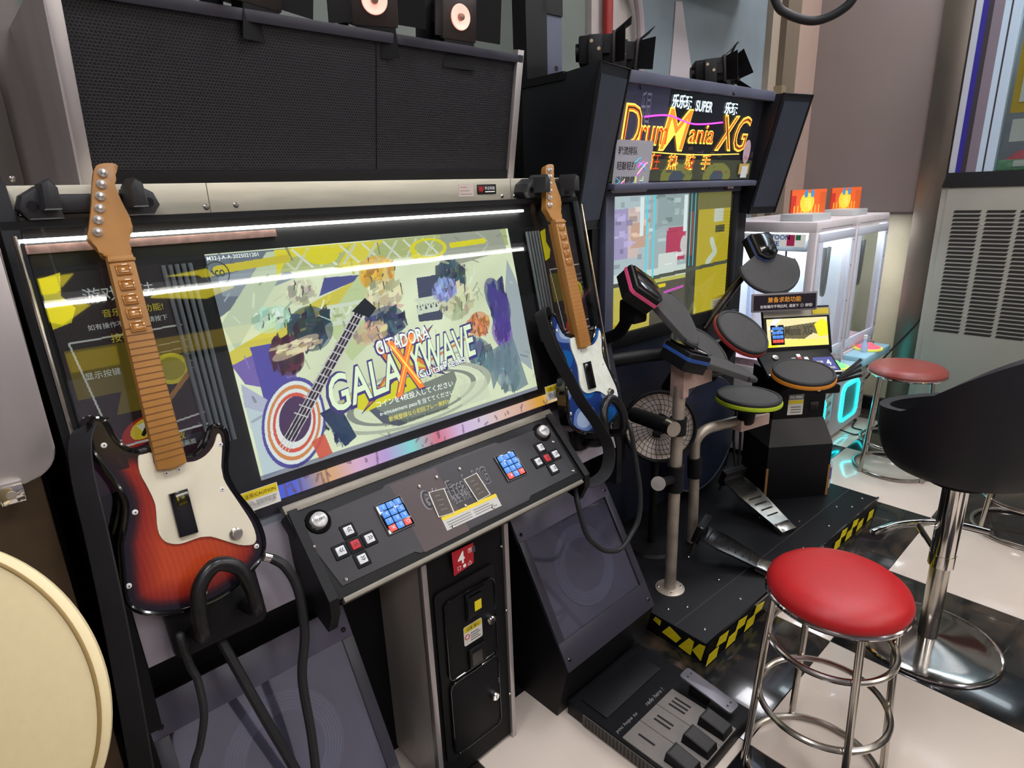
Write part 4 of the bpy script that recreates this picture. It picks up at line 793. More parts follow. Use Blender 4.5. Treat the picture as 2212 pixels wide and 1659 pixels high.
MB(MF).box(.21, 1.27, .338, .378, -.05, .03, .004).build('top_rail', gpaint, dm); MB(MF).box(.235, 1.245, -.018, .004, -.05, .035, .003).build('shelf', gpaint, dm); MB(D).box(.25, 1.23, .68, .76, 1.548, 1.56).build('shelf_gap', blackg, dm)
# speaker wings at each side of the marquee
wingm = mat('black_wing_laminate', (26, 27, 32), .34, noise=.12, nscale=6, bump=.1, bscale=700)
for s_ in (0, 1):
    f = (lambda u: u) if not s_ else (lambda u: 1.48-u)
    P = [(f(.030), .633, 1.418), (f(.200), .673, 1.418), (f(.24), .95, 1.45), (f(.015), .87, 1.50), (f(.017), .506, 1.93), (f(.207), .544, 1.93), (f(.24), .95, 1.93), (f(.017), .87, 1.91)]
    wg = MB(D).hexa(P).build('speaker_wing', wingm, dm)
    q = [Vector(P[i]) for i in (0, 1, 5, 4)]
    MB(D).tube([q[0], q[1], q[2], q[3]], .006, 8, True).build('wing_edge', black, wg)
    n_ = (q[1]-q[0]).cross(q[3]-q[0]).normalized(); n_ = n_ if n_.y < 0 else -n_
    c_ = sum(q, Vector())/4; qq = [c_+(p-c_)*.88+n_*.004 for p in q]; MB(D).hexa([p-n_*.003 for p in qq]+qq).build('wing_face', mat('wing_face_film', (52, 56, 68), .35, noise=.15, nscale=5), wg)
for x in (.10, 1.20): MB(D).box(x, x+.18, .74, .9, .09, 1.43).build('cabinet_cheek', black, dm)
MB(D).box(.035, .135, .86, .93, 1.0, 2.6).build('truss_post', black, dm); tp = MB(D).box(.135, .215, .866, .872, 1.0, 2.16).build('truss_flange', gpaint, dm); MB(D).box(.115, .215, .86, .878, 2.15, 2.34).build('truss_cap', black, dm)
MB(D).box(.01, .30, .66, .92, 1.9, 1.925).build('truss_foot', black, dm)
for k in range(5): MB(D).cyl((.185, .8645, 1.5+.12*k), (.185, .8659, 1.5+.12*k), .009, n=12).build('bolt_hole', inkk, tp)
def dpos(u, v, z): return D @ Vector((u, v, z))
def ddir(u, v, z): return D.to_3x3() @ Vector((u, v, z))
for (u, v, z), d_, doors in (((.22, .62, 2.0), (.62, -.75, .0), (35, 60, 70, 50)), ((.38, .66, 2.0), (.72, -.65, -.08), (40, 40, 70, 60)), ((.93, .64, 2.005), (.66, -.72, .08), (35, 60, 60, 50)), ((1.07, .68, 2.02), (.6, -.7, .45), (40, 40, 60, 60))):
    spotlight('spotlight', aim(dpos(u, v, z), ddir(*d_)), 0, dm, doors, .8)
    
# drum pads: rubber head, raised hoop, coloured ring, black shell
def pad(label, c, nrm, r, ring, depth=.05):
    M = aim(dpos(*c), ddir(*nrm), (0, 1, .01))
    p = MB(M).lathe([(0, -depth), (r*.72, -depth), (r*.94, -.028), (r*.97, -.012)], 40).build('drum_pad', blackm, dm)
    p['label'] = label
    MB(M).lathe([(r*.95, -.03), (r*1.03, -.028), (r*1.04, -.02), (r*1.02, -.013), (r*.95, -.012)], 40).build('colour_ring', ring, p)
    MB(M).lathe([(r*.93, -.014), (r*1.0, -.012), (r*1.0, -.002), (r*.97, .003), (r*.91, .003), (r*.89, 0)], 40).build('hoop', rimgrey, p)
    MB(M).lathe([(0, .002), (r*.86, .001), (r*.9, -.001)], 40).build('head', dgrey, p)
    return M, p
M1, _ = pad('drum pad with lime green ring', (.715, .30, .725), (.02, -.03, 1), .128, mat('lime_ring', (170, 190, 40), .4))
M2, _ = pad('drum pad with orange ring', (1.03, .225, .775), (-.12, -.12, 1), .128, mat('orange_ring', (206, 130, 40), .4))
M3, _ = pad('drum pad with red ring tilted to the player', (.905, .45, .94), (-.05, -.62, .8), .128, mat('red_ring', (150, 50, 46), .4))
M4, _ = pad('dark drum pad half hidden behind the blue cymbal', (.585, .45, .925), (.06, -.62, .8), .128, mat('grey_ring', (60, 58, 56), .5))
# cymbal pads: lit trigger box and a fan of rubber
def cymbal(label, c, d_, nrm, r0, r1, half, trim):
    z = ddir(*nrm).normalized(); x = ddir(*d_); x = (x-z*x.dot(z)).normalized(); y = z.cross(x); M = Matrix((x, y, z)).transposed().to_4x4(); M.translation = dpos(*c)
    p = MB(M).prism([(-.06, -.055), (-.05, -.065), (.05, -.062), (.075, -.03), (.08, 0), (.075, .03), (.05, .062), (-.05, .065), (-.06, .055)], -.03, .035, .008).build('cymbal_pad', black, dm); p['label'] = label
    MB(M).prism([(-.062, -.057), (-.05, -.067), (.052, -.064), (.078, -.03), (.083, 0), (.078, .03), (.052, .064), (-.05, .067), (-.062, .057)], .006, .018, .002).build('trim_light', trim, p)
    MB(M).prism([(-.05, -.05), (.04, -.052), (.062, -.02), (.062, .02), (.04, .052), (-.05, .05)], .034, .042, .004).build('gloss_cap', blackg, p)
    rf = lambda a: r1*(1-.2*abs(a/half)**5)
    fan = [(r0*math.cos(a), r0*math.sin(a)) for a in np.linspace(-half*.8, half*.8, 9)]+[(rf(a)*math.cos(a), rf(a)*math.sin(a)) for a in np.linspace(half, -half, 25)]
    MB(M).prism(fan, -.012, .008, .004).build('fan', dgrey, p)
    MB(M).tube([(rf(a)*math.cos(a), rf(a)*math.sin(a), -.001) for a in np.linspace(half, -half, 25)], .010, 8).build('fan_rim', rimgrey, p)
    return M
cymbal('cymbal pad with pink trim at the left', (.045, .36, 1.235), (.78, -.25, -.55), (.249, -.699, .67), .05, .28, .56, mat('pink_trim', (196, 70, 110), .3, emit=.15))
cymbal('cymbal pad with blue trim on the left post', (.17, .255, 1.0), (.9, -.1, -.3), (.276, -.28, .92), .05, .34, .34, mat('blue_trim', (40, 70, 130), .25, emit=.1))
cymbal('fan shaped cymbal pad with dark blue trim at the right', (1.28, .60, 1.265), (-.10, -.5, -.8), (-.226, -.803, .552), .045, .24, 1.1, mat('navy_trim', (60, 74, 130), .3, emit=.1))
# stands
def dtube(name, pts, r, m, parent=None, n=14): return MB(D).tube(catmull(pts, 8), r, n).build(name, m, parent or dm)
dtube('stand_post', [(.168, .268, .09), (.166, .268, .4), (.168, .268, .9)], .0215, steeld)
MB(D).lathe([(0, .006), (.05, .006), (.055, .003), (.055, 0)], 28, (.168, .268, .085)).build('post_flange', steeld, dm)
for x, y in ((.14, .24), (.20, .24), (.20, .30), (.14, .30)): screw(dm, DT, x, y, .006, .006)
MB(D).cyl((.168, .268, .50), (.168, .268, .60), .030, n=20).build('clamp', blackm, dm); MB(D).cyl((.168, .268, .72), (.168, .268, .78), .030, n=20).build('clamp', blackm, dm)
MB(D).cyl((.15, .268, .55), (.0, .225, .60), .016, n=14).build('clamp_bolt', black, dm); MB(D).cyl((.0, .225, .60), (-.03, .20, .62), .024, n=18).build('bolt_cap', chromed, dm)
MB(D).cyl((.045, .225, .795), (.09, .40, .78), .027, n=16).build('clamp_arm', blackm, dm); MB(D).cyl((.046, .23, .795), (.030, .19, .797), .026, n=18).build('bolt_cap', chromed, dm)
MB(D).box(.15, .182, .24, .295, .86, .985, .002).build('steel_bracket', pinkst, dm); MB(D).prism([(.19, .255), (.34, .25), (.36, .27), (.19, .29)], .88, .93).build('steel_bracket', pinkst, dm)
dtube('stand_post', [(.505, .395, .09), (.50, .395, .3), (.487, .395, .52), (.49, .39, .57), (.53, .38, .60), (.60, .365, .605), (.70, .345, .60)], .0215, steeld)
MB(D).cyl((.497, .395, .40), (.488, .395, .49), .029, n=18).build('clamp', blackm, dm)
MB(D).prism([(.69, .31), (.86, .275), (.87, .30), (.70, .375)], .565, .612).build('steel_bracket', pinkst, dm); MB(D).cyl((.74, .32, .60), (.72, .30, .70), .035, n=16).build('pad_neck', blackm, dm)
MB(D).cyl((1.12, .36, .66), (1.05, .25, .745), .035, n=16).build('pad_neck', blackm, dm); MB(D).cyl((.93, .62, .7), (.91, .5, .9), .04, n=16).build('pad_neck', blackm, dm); MB(D).cyl((.62, .62, .7), (.60, .5, .89), .04, n=16).build('pad_neck', blackm, dm)
dtube('cymbal_arm', [(1.0, .70, .90), (1.08, .66, 1.02), (1.20, .63, 1.14), (1.26, .61, 1.2)], .018, mat('dark_arm_tube', (52, 46, 40), .3, .7)); dtube('cymbal_arm', [(.18, .64, 1.0), (.12, .5, 1.06), (.06, .40, 1.16), (.05, .37, 1.2)], .022, black)
MB(D).box(.03, .10, .36, .43, 1.12, 1.20, .01).build('arm_joint', blackm, dm)
dtube('cross_bar', [(.12, .62, .92), (.4, .6, .90), (.7, .6, .86), (1.1, .6, .84)], .026, black)
# bass drum body, console base
navy = mat('navy_shell', (24, 28, 42), .45, noise=.15, nscale=6)
MB(D @ T(.92, .64, .40) @ Matrix.Rotation(PI/2, 4, 'X')).lathe([(0, .03), (.26, .03), (.285, .02), (.29, 0), (.29, -.12)], 48).build('bass_drum', mat('navy_drum_film', (44, 50, 72), .4, noise=.1), dm)
MB(D @ T(.92, .64, .40) @ Matrix.Rotation(PI/2, 4, 'X')).tube([(.287*math.cos(a), .287*math.sin(a), .018) for a in np.linspace(0, 2*PI, 56, endpoint=False)], .006, 8, True).build('drum_hoop', mat('pale_hoop', (96, 98, 108), .4, .4), dm)
MB(D).box(.30, 1.3, .70, .78, .085, .95).build('lower_front', navy, dm)
MB(D).hexa([(.02, .56, .76), (.20, .54, .76), (.20, .70, .76), (.02, .70, .76), (.04, .60, 1.03), (.16, .58, 1.03), (.16, .70, 1.03), (.04, .70, 1.03)]).build('side_speaker', mat('dusty_black', (66, 68, 80), .5, noise=.2), dm)
MB(D).box(.02, .24, .55, .75, .5, .75, .01).build('side_speaker', blackm, dm)
CX = Vector((.257, -.187, 0)).normalized(); CN = Vector((CX.y, -CX.x, 0))    # console faces the drummer
CO = Vector((1.074, .367, 0))
CM = D @ frame(CO, CX, (0, 0, 1))        # x along face, y up, z out
cs_ = MB(CM).prism([(0, .086), (.317, .086), (.317, .36), (.0, .36)], -.26, 0, .003).build('console', blackm, dm)
MB(CM).hexa([(0, .36, -.26), (.317, .36, -.26), (.317, .36, 0), (0, .36, 0), (.03, .48, -.26), (.285, .48, -.26), (.285, .48, -.05), (.03, .48, -.05)]).build('console_slope', mat('charcoal_slope', (58, 56, 54), .6), cs_)
MB(CM).box(.03, .285, .48, .70, -.28, -.05, .004).build('console_upper', blackm, cs_)
for x in (-.002, .308): MB(CM).box(x, x+.011, .09, .25, -.004, .002).build('worn_edge', mat('bare_wood_edge', (150, 110, 60), .6), cs_)
st = MB(CM).box(.10, .175, .50, .60, -.049, -.0475).build('notice_sticker', paper, cs_); MB(CM).box(.10, .175, .575, .60, -.0475, -.047).build('dark_band', inkg, st); MB(CM).box(.102, .173, .555, .572, -.0475, -.047).build('yellow_band', yellow, st)
text('lettering', 'DX-700G', inkw, st, CM @ T(.137, .588, -.0468), .06)
for k in range(3): MB(CM).box(.115, .165, .51+.013*k, .515+.013*k, -.0475, -.047).build('print_line', inkg, st)
MB(CM).lathe([(0, .012), (.012, .012), (.014, 0)], 18, (.24, .625, -.05)).build('lock', chrome, cs_); MB(CM).box(.21, .25, .52, .56, -.049, -.046).build('return_slot', blackg, cs_)
# console desk: button deck, lit back panel, notice plate
KF = CM @ frame((.02, .715, .0), (1, 0, 0), (0, .078, -.135))
dk = MB(KF).box(-.055, .30, 0, .156, -.02, 0, .003).build('button_deck', black, cs_); MB(KF).box(-.05, .295, 0, .008, 0, .004).build('front_rail', steel, dk)
for dx, dy, mm in ((0, .022, keyw), (0, -.022, keyw), (-.03, 0, keyw), (.03, 0, keyw), (0, 0, keyr)): on_frame('arrow_key', mm, KF, .135+dx, .095+dy, .001, dk)
MB(KF).lathe([(0, .008), (.014, .008), (.016, 0)], 20, (.02, .11, 0)).build('start_button', chrome, dk)
bc = MB(KF).box(.195, .29, .015, .10, 0, .001).build('price_card', mat('blue_card', (36, 44, 130), .4), dk); text('lettering', '4', inkw, bc, KF @ T(.26, .065, .0015), .022, .035, 0, .02); text('lettering', '每局', inkw, bc, KF @ T(.22, .07, .0015), .03); text('lettering', 'QQ微信', inkw, bc, KF @ T(.25, .03, .0015), .055)
LF = CM @ frame((.012, .80, -.14), (1, 0, 0), (0, .16, -.055))
bp_ = MB(LF).box(0, .33, -.03, .20, -.02, 0, .003).build('back_panel', black, cs_)
lc = Canvas(.30, .135, 170, (226, 216, 160)); lc.rect(.0, 1, 0, .25, (236, 226, 110)); lc.poly([(.2,.7),(.95,.85),(.9,.35),(.75,.45),(.6,.25),(.25,.3)], (96,88,60)); lc.poly([(.78,.75),(.92,.95),(1,.8),(1,.35),(.84,.3)], (244,226,30)); lc.poly([(0,.6),(.12,1),(.25,1),(.1,.7)], (255,255,250)); lc.poly([(0,0),(.15,0),(.14,.12),(0,.1)], (250,230,20))
lc.build('lit_print', colmat('lit_console_print', .3, 1.1, 0), cs_, LF @ T(.015, .01, .001))
text('lettering', 'Mania XG', mat('panel_dark_ink', (70, 66, 56), .5), bp_, LF @ T(.17, .085, .0025), .14, .045, 0, .03, .2)
kp = MB(LF).box(.03, .095, .02, .115, .002, .008, .002).build('keypad', blackg, dm)
for r in range(4):
    for c in range(3): on_frame('key', kr if (r == 3) else kb, LF, .0625+(c-1)*.018, .098-r*.02, .008, kp)
MB(LF).box(.0, .33, .152, .19, 0, .006).build('pen_ledge', mat('silver_ledge', (150, 146, 140), .35, .6), bp_); MB(LF).box(.24, .32, .158, .184, .006, .009).build('gold_strip', mat('gold_print', (206, 186, 40), .35), bp_)
NF = CM @ frame((-.075, .985, -.13), (1, 0, 0), (0, 1, -.12))
np_ = MB(NF).box(0, .315, 0, .085, -.008, 0, .003).build('notice_plate', mat('grey_frame', (120, 114, 116), .4), cs_); MB(NF).box(.008, .307, .008, .077, 0, .001).build('plate_face', mat('dark_purple_face', (34, 26, 36), .25), np_)
text('lettering', '兼备求助功能', mat('amber_ink', (214, 150, 50), .5, emit=.4), np_, NF @ T(.155, .055, .0015), .16); text('lettering', '如有操作不明白时, 请按下 ☺ 按钮!', inkw, np_, NF @ T(.165, .024, .0015), .25)
for k in range(4): MB(CM).tube([(.27+.02*k, .62, -.1), (.40+.03*k, .70+.01*k, .02-.05*k)], .0075, 8).build('drumstick', mat('black_stick', (30, 26, 26), .5), cs_)
MB(CM).box(.26, .36, .59, .63, -.16, -.06, .006).build('stick_holder', blackm, cs_)
# pedals
def pedal(p0, p1, wd0, wd1, label):
    a, b = dpos(*p0), dpos(*p1); M = frame(a, (b-a), Vector((0, 0, 1)).cross(b-a)); L = (b-a).length
    p = MB(M).prism([(0, -wd0/2), (L*.3, -wd0/2*1.12), (L, -wd1/2), (L, wd1/2), (L*.3, wd0/2*1.12), (0, wd0/2)], -.004, .004, .002).build('foot_pedal', chromed if wd0 > .115 else mat('dark_chrome', (90, 88, 88), .25, 1), dm); p['label'] = label
    for k in range(7): MB(M).box(L*(.12+.1*k)-.003, L*(.12+.1*k)+.003, -wd0*.36+.002*k, wd0*.36-.002*k, .004, .007, .001).build('grip_bar', black, p)
    MB(M).box(L-.05, L, -wd1/2, wd1/2, -.02, .006, .002).build('heel_plate', chromed, p)
    MB(M).box(-.02, .012, -wd0*.55, wd0*.55, -.03, .05, .003).build('pedal_frame', black, p)
    for s_ in (-1, 1): MB(M).cyl((.0, s_*wd0*.5, -.06), (.0, s_*wd0*.5, .05), .006, n=8).build('pedal_rod', chromed, p)
    return p
pedal((.945, .47, .215), (.862, .14, .10), .12, .085, 'chrome bass drum foot pedal'); pedal((.455, .32, .19), (.53, .055, .105), .11, .075, 'darker hi-hat foot pedal')
dtube('pedal_cord', [(1.0, .5, .6), (1.02, .52, .4), (.99, .48, .24)], .006, black); dtube('pedal_cord', [(1.03, .5, .6), (1.05, .5, .35), (1.0, .47, .2)], .006, black)

# ================================================================== STOOLS
def stool(label, x, y, seat_m, rz=0, sc=1, sz=1, rings=((.010, .172), (.236, .157), (.43, .147))):
    t = thing('round_stool', label, 'stool', (x, y, 0), rz, 'round chrome ring stools')
    M = Matrix.Translation((x, y, 0)) @ Matrix.Rotation(rz, 4, 'Z') @ Matrix.Diagonal((sc, sc, sz, 1))
    MB(M).lathe([(0, .622), (.08, .621), (.12, .617), (.145, .609), (.160, .596), (.165, .582), (.163, .572), (.156, .565), (0, .563)], 56).build('seat', seat_m, t)
    MB(M).tube([(.160*math.cos(a), .160*math.sin(a), .566) for a in np.linspace(0, 2*PI, 56, endpoint=False)], .0075, 10, True).build('seat_ring', chrome, t)
    for z, r in rings:
        MB(M).tube([(r*math.cos(a), r*math.sin(a), z) for a in np.linspace(0, 2*PI, 56, endpoint=False)], .0085, 10, True).build('ring', chromed, t)
    for k in range(4):
        a = PI/4*.89+k*PI/2; c, s_ = math.cos(a), math.sin(a)
        MB(M).tube([(.150*c, .150*s_, .565), (.183*c, .183*s_, .0)], .0095, 12).build('leg', chromed, t)
    return t
stool('bright red round stool on four chrome legs beside the drum platform', 1.466, .425, redv)
stool('brownish red round stool with chrome legs in front of the claw games', 3.70, .885, brownv, .3, 1.12, .98, ((.010, .172), (.17, .158)))
stool('chrome legged stool mostly hidden behind the black bar chair', 3.36, .25, brownv, .15, 1.12, .98, ((.010, .172), (.17, .158)))

# ================================================================== BLACK BAR CHAIR
bx_, by_ = 2.25, .352
bc_ = thing('bar_chair', 'black bucket bar chair on a chrome post and disc base', 'chair', (bx_, by_, 0))
B0 = Matrix.Translation((bx_, by_, 0))
MB(B0).lathe([(0, .032), (.035, .030), (.08, .022), (.16, .015), (.205, .010), (.217, .006), (.218, 0)], 64).build('base_disc', mat('mirror_chrome', (150, 148, 144), .12, 1), bc_)
MB(B0).tube([(.215*math.cos(a), .215*math.sin(a), .006) for a in np.linspace(0, 2*PI, 64, endpoint=False)], .006, 8, True).build('base_rim', chrome, bc_)
MB(B0).cyl((0, 0, .02), (0, 0, .36), .030, n=28).build('outer_post', chromed, bc_); MB(B0).cyl((0, 0, .31), (0, 0, .355), .0385, n=28).build('collar', chrome, bc_); MB(B0).cyl((0, 0, .355), (0, 0, .64), .037, n=28).build('upper_post', chrome, bc_)
MB().tube(catmull([(2.17, .545, .385), (2.20, .53, .39), (2.27, .495, .395), (2.335, .435, .40), (2.37, .35, .41), (2.385, .26, .41)], 8), .0125, 12).build('footrest', chrome, bc_); MB().tube([(2.32, .455, .40), (2.27, .375, .335)], .010, 10).build('footrest_strut', chrome, bc_)
MB(B0).cyl((0, 0, .62), (0, 0, .66), .09, n=24).build('seat_mount', black, bc_)
bm = bmesh.new(); rows = []; NA, NR = 72, 16     # bucket: floor of the seat curling into a wrap-round back
for j in range(NR+1):
    f = j/NR; row = []
    for i in range(NA):
        a = 2*PI*i/NA; cb_ = math.cos(a-math.radians(238)); back = max(0, cb_)          # back of the chair faces the viewer
        hgt = .205+(.225*cb_ if cb_ > 0 else .05*cb_)
        if f < .45: r = .205*(f/.45); z = .665+.012*(f/.45)**2
        else: g = (f-.45)/.55; r = .205+.05*math.sin(min(g*1.8, PI/2))*(.8+.2*back)-.0*g; z = .677+hgt*g**1.15
        row.append(bm.verts.new(B0 @ Vector((r*math.cos(a)*1.02, r*math.sin(a), z))))
    rows.append(row)
for j in range(NR):
    for i in range(NA):
        try: bm.faces.new((rows[j][i], rows[j][(i+1) % NA], rows[j+1][(i+1) % NA], rows[j+1][i]))
        except ValueError: pass
bmesh.ops.remove_doubles(bm, verts=bm.verts, dist=1e-4); bmesh.ops.recalc_face_normals(bm, faces=bm.faces)
ret = bmesh.ops.solidify(bm, geom=list(bm.faces), thickness=.03)
mb = MB(); mb.bm.free(); mb.bm = bm; mb.build('bucket_seat', blackv, bc_)

# ================================================================== CREAM BAR CHAIR (near, lower left)
cc = Vector((-.11, .867, 1.006)); ccf = thing('bar_chair', 'cream padded bar chair with round back at the lower left corner', 'chair', (-.25, .72, 0))
Mb = Matrix((rr, -dd, -fwd)).transposed().to_4x4(); Mb.translation = cc
MB(Mb).lathe([(0, .012), (.190, .012), (.196, .009), (.2, .003), (.198, -.003), (.186, -.014), (.165, -.032), (.14, -.045), (0, -.05)], 96).build('backrest', creamv, ccf)
MB(Mb).tube([(.1925*math.cos(a), .1925*math.sin(a), .0112) for a in np.linspace(0, 2*PI, 96, endpoint=False)], .0022, 8, True).build('piping', brownline, ccf)
MB(Matrix.Translation((-.25, .71, 0))).lathe([(0, .74), (.15, .738), (.185, .725), (.19, .70), (.18, .68), (0, .67)], 56).build('seat', creamv, ccf)
MB().tube(catmull([tuple(cc+Vector((-.02, .03, -.1))), (-.15, .9, .80), (-.2, .85, .70), (-.24, .75, .66)], 8), .018, 12).build('back_support', chrome, ccf)
MB().cyl((-.25, .71, .02), (-.25, .71, .68), .028, n=20).build('post', chrome, ccf); MB(Matrix.Translation((-.25, .71, 0))).lathe([(0, .03), (.05, .026), (.19, .01), (.2, 0)], 48).build('base_disc', chrome, ccf)

# ================================================================== NEIGHBOURING CABINET AT FAR LEFT
nb_ = thing('steel_cabinet', 'cabinet with a curved cornered brushed steel panel left of the guitar game', 'cabinet', (-.4, 1.5, 0))
MB().box(-1.0, .06, 1.33, 1.84, .004, 1.52, .004).build('cabinet_body', mat('dark_brown_laminate', (92, 74, 54), .45, noise=.3, nscale=5), nb_)
NFm = frame((0, 1.26, 0), (1, 0, 0), (0, 0, 1))
MB(NFm).prism([(-1.0, 1.52), (-1.0, 1.115)]+[(.085-.05+.05*math.cos(a), 1.125+.05+.05*math.sin(a)-.01) for a in np.linspace(-PI/2, 0, 8)]+[(.085, 1.52)], 0, .012, .003).build('steel_panel', steel, nb_)
MB().box(-1.0, .055, 1.26, 1.335, 1.14, 1.50).build('panel_box', black, nb_)
lt = MB(NFm).box(-.2, .028, 1.093, 1.118, .0, .022, .002).build('latch', chromed, nb_); MB(NFm).lathe([(0, .006), (.007, .005), (.009, 0)], 16, (.012, 1.106, .022)).build('latch_screw', steeld, lt); MB(NFm).box(-.004, .03, 1.09, 1.122, .0, .026, .002).build('latch_block', chrome, lt)

# ================================================================== CLAW GAMES
cwm = mat('claw_white', (220, 212, 214), .45, noise=.03); cwi = mat('claw_interior', (226, 230, 234), .6)
glow = mat('claw_led', (240, 246, 255), .5, emit=16); cyan = mat('cyan_neon', (20, 216, 226), .4, emit=7)
def claw(label, x0, dome, sgn):
    x1 = x0+.545; y0, y1 = 1.275, 1.85; t = thing('claw_machine', label, 'claw machine', ((x0+x1)/2, (y0+y1)/2, 0), 0, 'white mini claw games')
    F = frame((x0, y0, 0), (1, 0, 0), (0, 0, 1)); W_ = x1-x0
    MB().box(x0+.004, x1-.004, y0+.004, y1, .03, .56, .01).build('lower_cabinet', cwm, t)
    for x, y in ((x0+.04, y0+.04), (x1-.04, y0+.04), (x0+.04, y1-.04), (x1-.04, y1-.04)): MB().cyl((x, y, 0), (x, y, .035), .02, n=10).build('foot', black, t)
    MB().box(x0+.004, x1-.004, y1-.03, y1, .56, 1.30).build('back_wall', cwi, t); MB().box(x0+.01, x1-.01, y0+.02, y1-.03, .545, .60).build('prize_floor', mat('pink_prize_floor', (230, 190, 200), .5, noise=.3, nscale=25), t)
    hd = MB().box(x0+.002, x1-.002, y0, y1, 1.305, 1.36, .006).build('head_box', cwm, t)
    for (a, b) in ((x0+.002, y0), (x1-.042, y0), (x0+.002, y1-.04), (x1-.042, y1-.04)): MB().box(a, a+.04, b, b+.04, .55, 1.31, .004).build('corner_post', cwm, t)
    dr_ = MB(F).box(.03, W_-.03, .60, .655, 0, .012, .004).build('door_frame', mat('bluish_white_frame', (206, 212, 226), .4), t); MB(F).box(.03, W_-.03, 1.255, 1.30, 0, .012, .004).build('door_rail', MATS['bluish_white_frame'], dr_)
    for a in (.03, W_-.075): MB(F).box(a, a+.045, .655, 1.255, 0, .012, .004).build('door_stile', MATS['bluish_white_frame'], dr_)
    for z in (.68, .9, 1.1, 1.24): screw(dr_, F, W_-.052, z, .005, .012, inkg)
    MB(F).box(.075, W_-.075, .655, 1.255, .003, .006).build('door_pane', clear, dr_)
    sd = frame((x0, y1, 0), (0, -1, 0), (0, 0, 1)); MB(sd).box(.04, y1-y0-.04, .60, 1.30, -.006, -.002).build('side_pane', clear, t)
    sg = MB(sd).box(.05, y1-y0-.05, 1.235, 1.30, .0, .002).build('side_sign', mat('sign_face_white', (232, 232, 226), .4, emit=.25), t)
    tx = text('lettering', 'CARTOON', mat('sky_blue_ink', (86, 130, 200), .4), sg, sd @ T(.36, 1.283, .003), .17, .025, 0, .03); text('lettering', 'HOUSE', mat('sky_blue_ink', (86, 130, 200), .4), sg, sd @ T(.33, 1.25, .003), .12, .025, 0, .03)
    MB(sd).box(.43, .47, 1.24, 1.295, .002, .003).build('pink_block', mat('pink_block', (216, 60, 110), .4), sg); MB(sd).box(.475, .50, 1.27, 1.295, .002, .003).build('green_block', mat('green_block', (60, 140, 90), .4), sg)
    MB().box(x0+.06, x1-.06, y0+.06, y1-.06, 1.297, 1.304).build('led_panel', glow, t)
    for yy in (y0+.16, y0+.36): MB().tube([(x0+.04, yy, 1.24), (x1-.04, yy, 1.24)], .009, 8).build('gantry_rail', chromed, t)
    tr_ = MB().box(x0+.20, x0+.34, y0+.12, y0+.40, 1.19, 1.26, .01).build('trolley', mat('gantry_grey', (120, 124, 128), .4), t)
    MB().cyl((x0+.27, y0+.26, .98), (x0+.27, y0+.26, 1.19), .006, n=8).build('claw_cord', inkg, tr_); MB().cyl((x0+.27, y0+.26, .94), (x0+.27, y0+.26, 1.0), .035, n=16).build('claw_hub', chromed, tr_)
    for k in range(3):
        a = k*2*PI/3; c, s_ = math.cos(a), math.sin(a); MB().tube(catmull([(x0+.27+.02*c, y0+.26+.02*s_, .96), (x0+.27+.07*c, y0+.26+.07*s_, .90), (x0+.27+.06*c, y0+.26+.06*s_, .84), (x0+.27+.02*c, y0+.26+.02*s_, .81)], 5), .007, 8).build('claw_finger', chromed, tr_)
    if not sgn: MB().box(x1-.014, x1-.006, y0+.05, y1-.03, .60, 1.30).build('side_wall', cwi, t)
    MB().box(x0+.42, x0+.46, y1-.05, y1-.03, .62, 1.25).build('frosted_strip', mat('pale_blue_panel', (186, 200, 226), .5), t)
    MB().tube(catmull([(x0+.40, y0+.1, 1.2), (x0+.41, y0+.1, 1.0), (x0+.43, y0+.1, .93), (x0+.45, y0+.1, 1.0), (x0+.46, y0+.1, 1.2)], 6), .012, 8).build('cable_loop', inkg, t)
    sh = MB().box(x0+.05, x1-.05, y0-.125, y0+.004, .50, .555, .012).build('control_shelf', mat('pale_blue_shelf', (150, 196, 214), .3), t)
    dm_ = MB(Matrix.Translation((x0+.28, y0-.06, .555))).lathe([(0, .04), (.025, .038), (.03, .028), (.06, .02), (.075, .01), (.07, 0)], 28).build('button_dome', dome, sh); MB(Matrix.Translation((x0+.28, y0-.06, .555))).lathe([(.068, 0), (.08, .002), (.08, .012), (.066, .014)], 28).build('dome_rim', mat('lemon_rim', (210, 216, 90), .4, emit=.3), dm_)
    MB().box(x0+.35, x0+.42, y0-.05, y0-.01, .555, .58, .004).build('card_reader', inkg, sh)
    ring = [(.16, .10), (.36, .10), (.39, .13), (.39, .30), (.36, .33), (.16, .33), (.13, .30), (.13, .13)]
    MB(F).tube([(x, y, .004) for x, y in ring], .0075, 10, True).build('prize_door_light', cyan, t); MB(F).prism(ring, -.004, .002).build('prize_door', mat('teal_prize_door', (96, 168, 168), .3), t)
    MB(F).cyl((.47, .40, .0), (.47, .40, .012), .018, n=18).build('lock', chrome, t); MB(F).box(.44, .50, .42, .52, -.004, .004).build('coin_slot', black, t)
    for k in range(5): MB(F).prism([(.42+.02*RNG.random(), .08+.06*k), (.5, .09+.06*k), (.48, .11+.06*k)], -.004, .001).build('print_mark', mat('tan_mark', (170, 140, 130), .5), t)
    MB(F).box(.03, W_-.03, .575, .578, .0, .002).build('seam', inkg, t); MB(F).box(.06, W_-.06, 1.322, 1.324, .0, .002).build('seam', inkg, hd)
    tp_ = Matrix.Translation((x0+.19, 1.5, 1.36)) @ Matrix.Rotation(-.12, 4, 'Z'); TF = tp_ @ frame((0, 0, 0), (1, 0, 0), (0, 0, 1))
    to = Canvas(.36, .155, 60, (226, 96, 44)); to.rect(0, .14, 0, .8, (196, 50, 40)); to.rect(.8, 1, 0, .9, (206, 90, 40))
    for k in range(8): to.rect(.08+.1*k, .11+.1*k, 0, .45, (240, 180, 40))
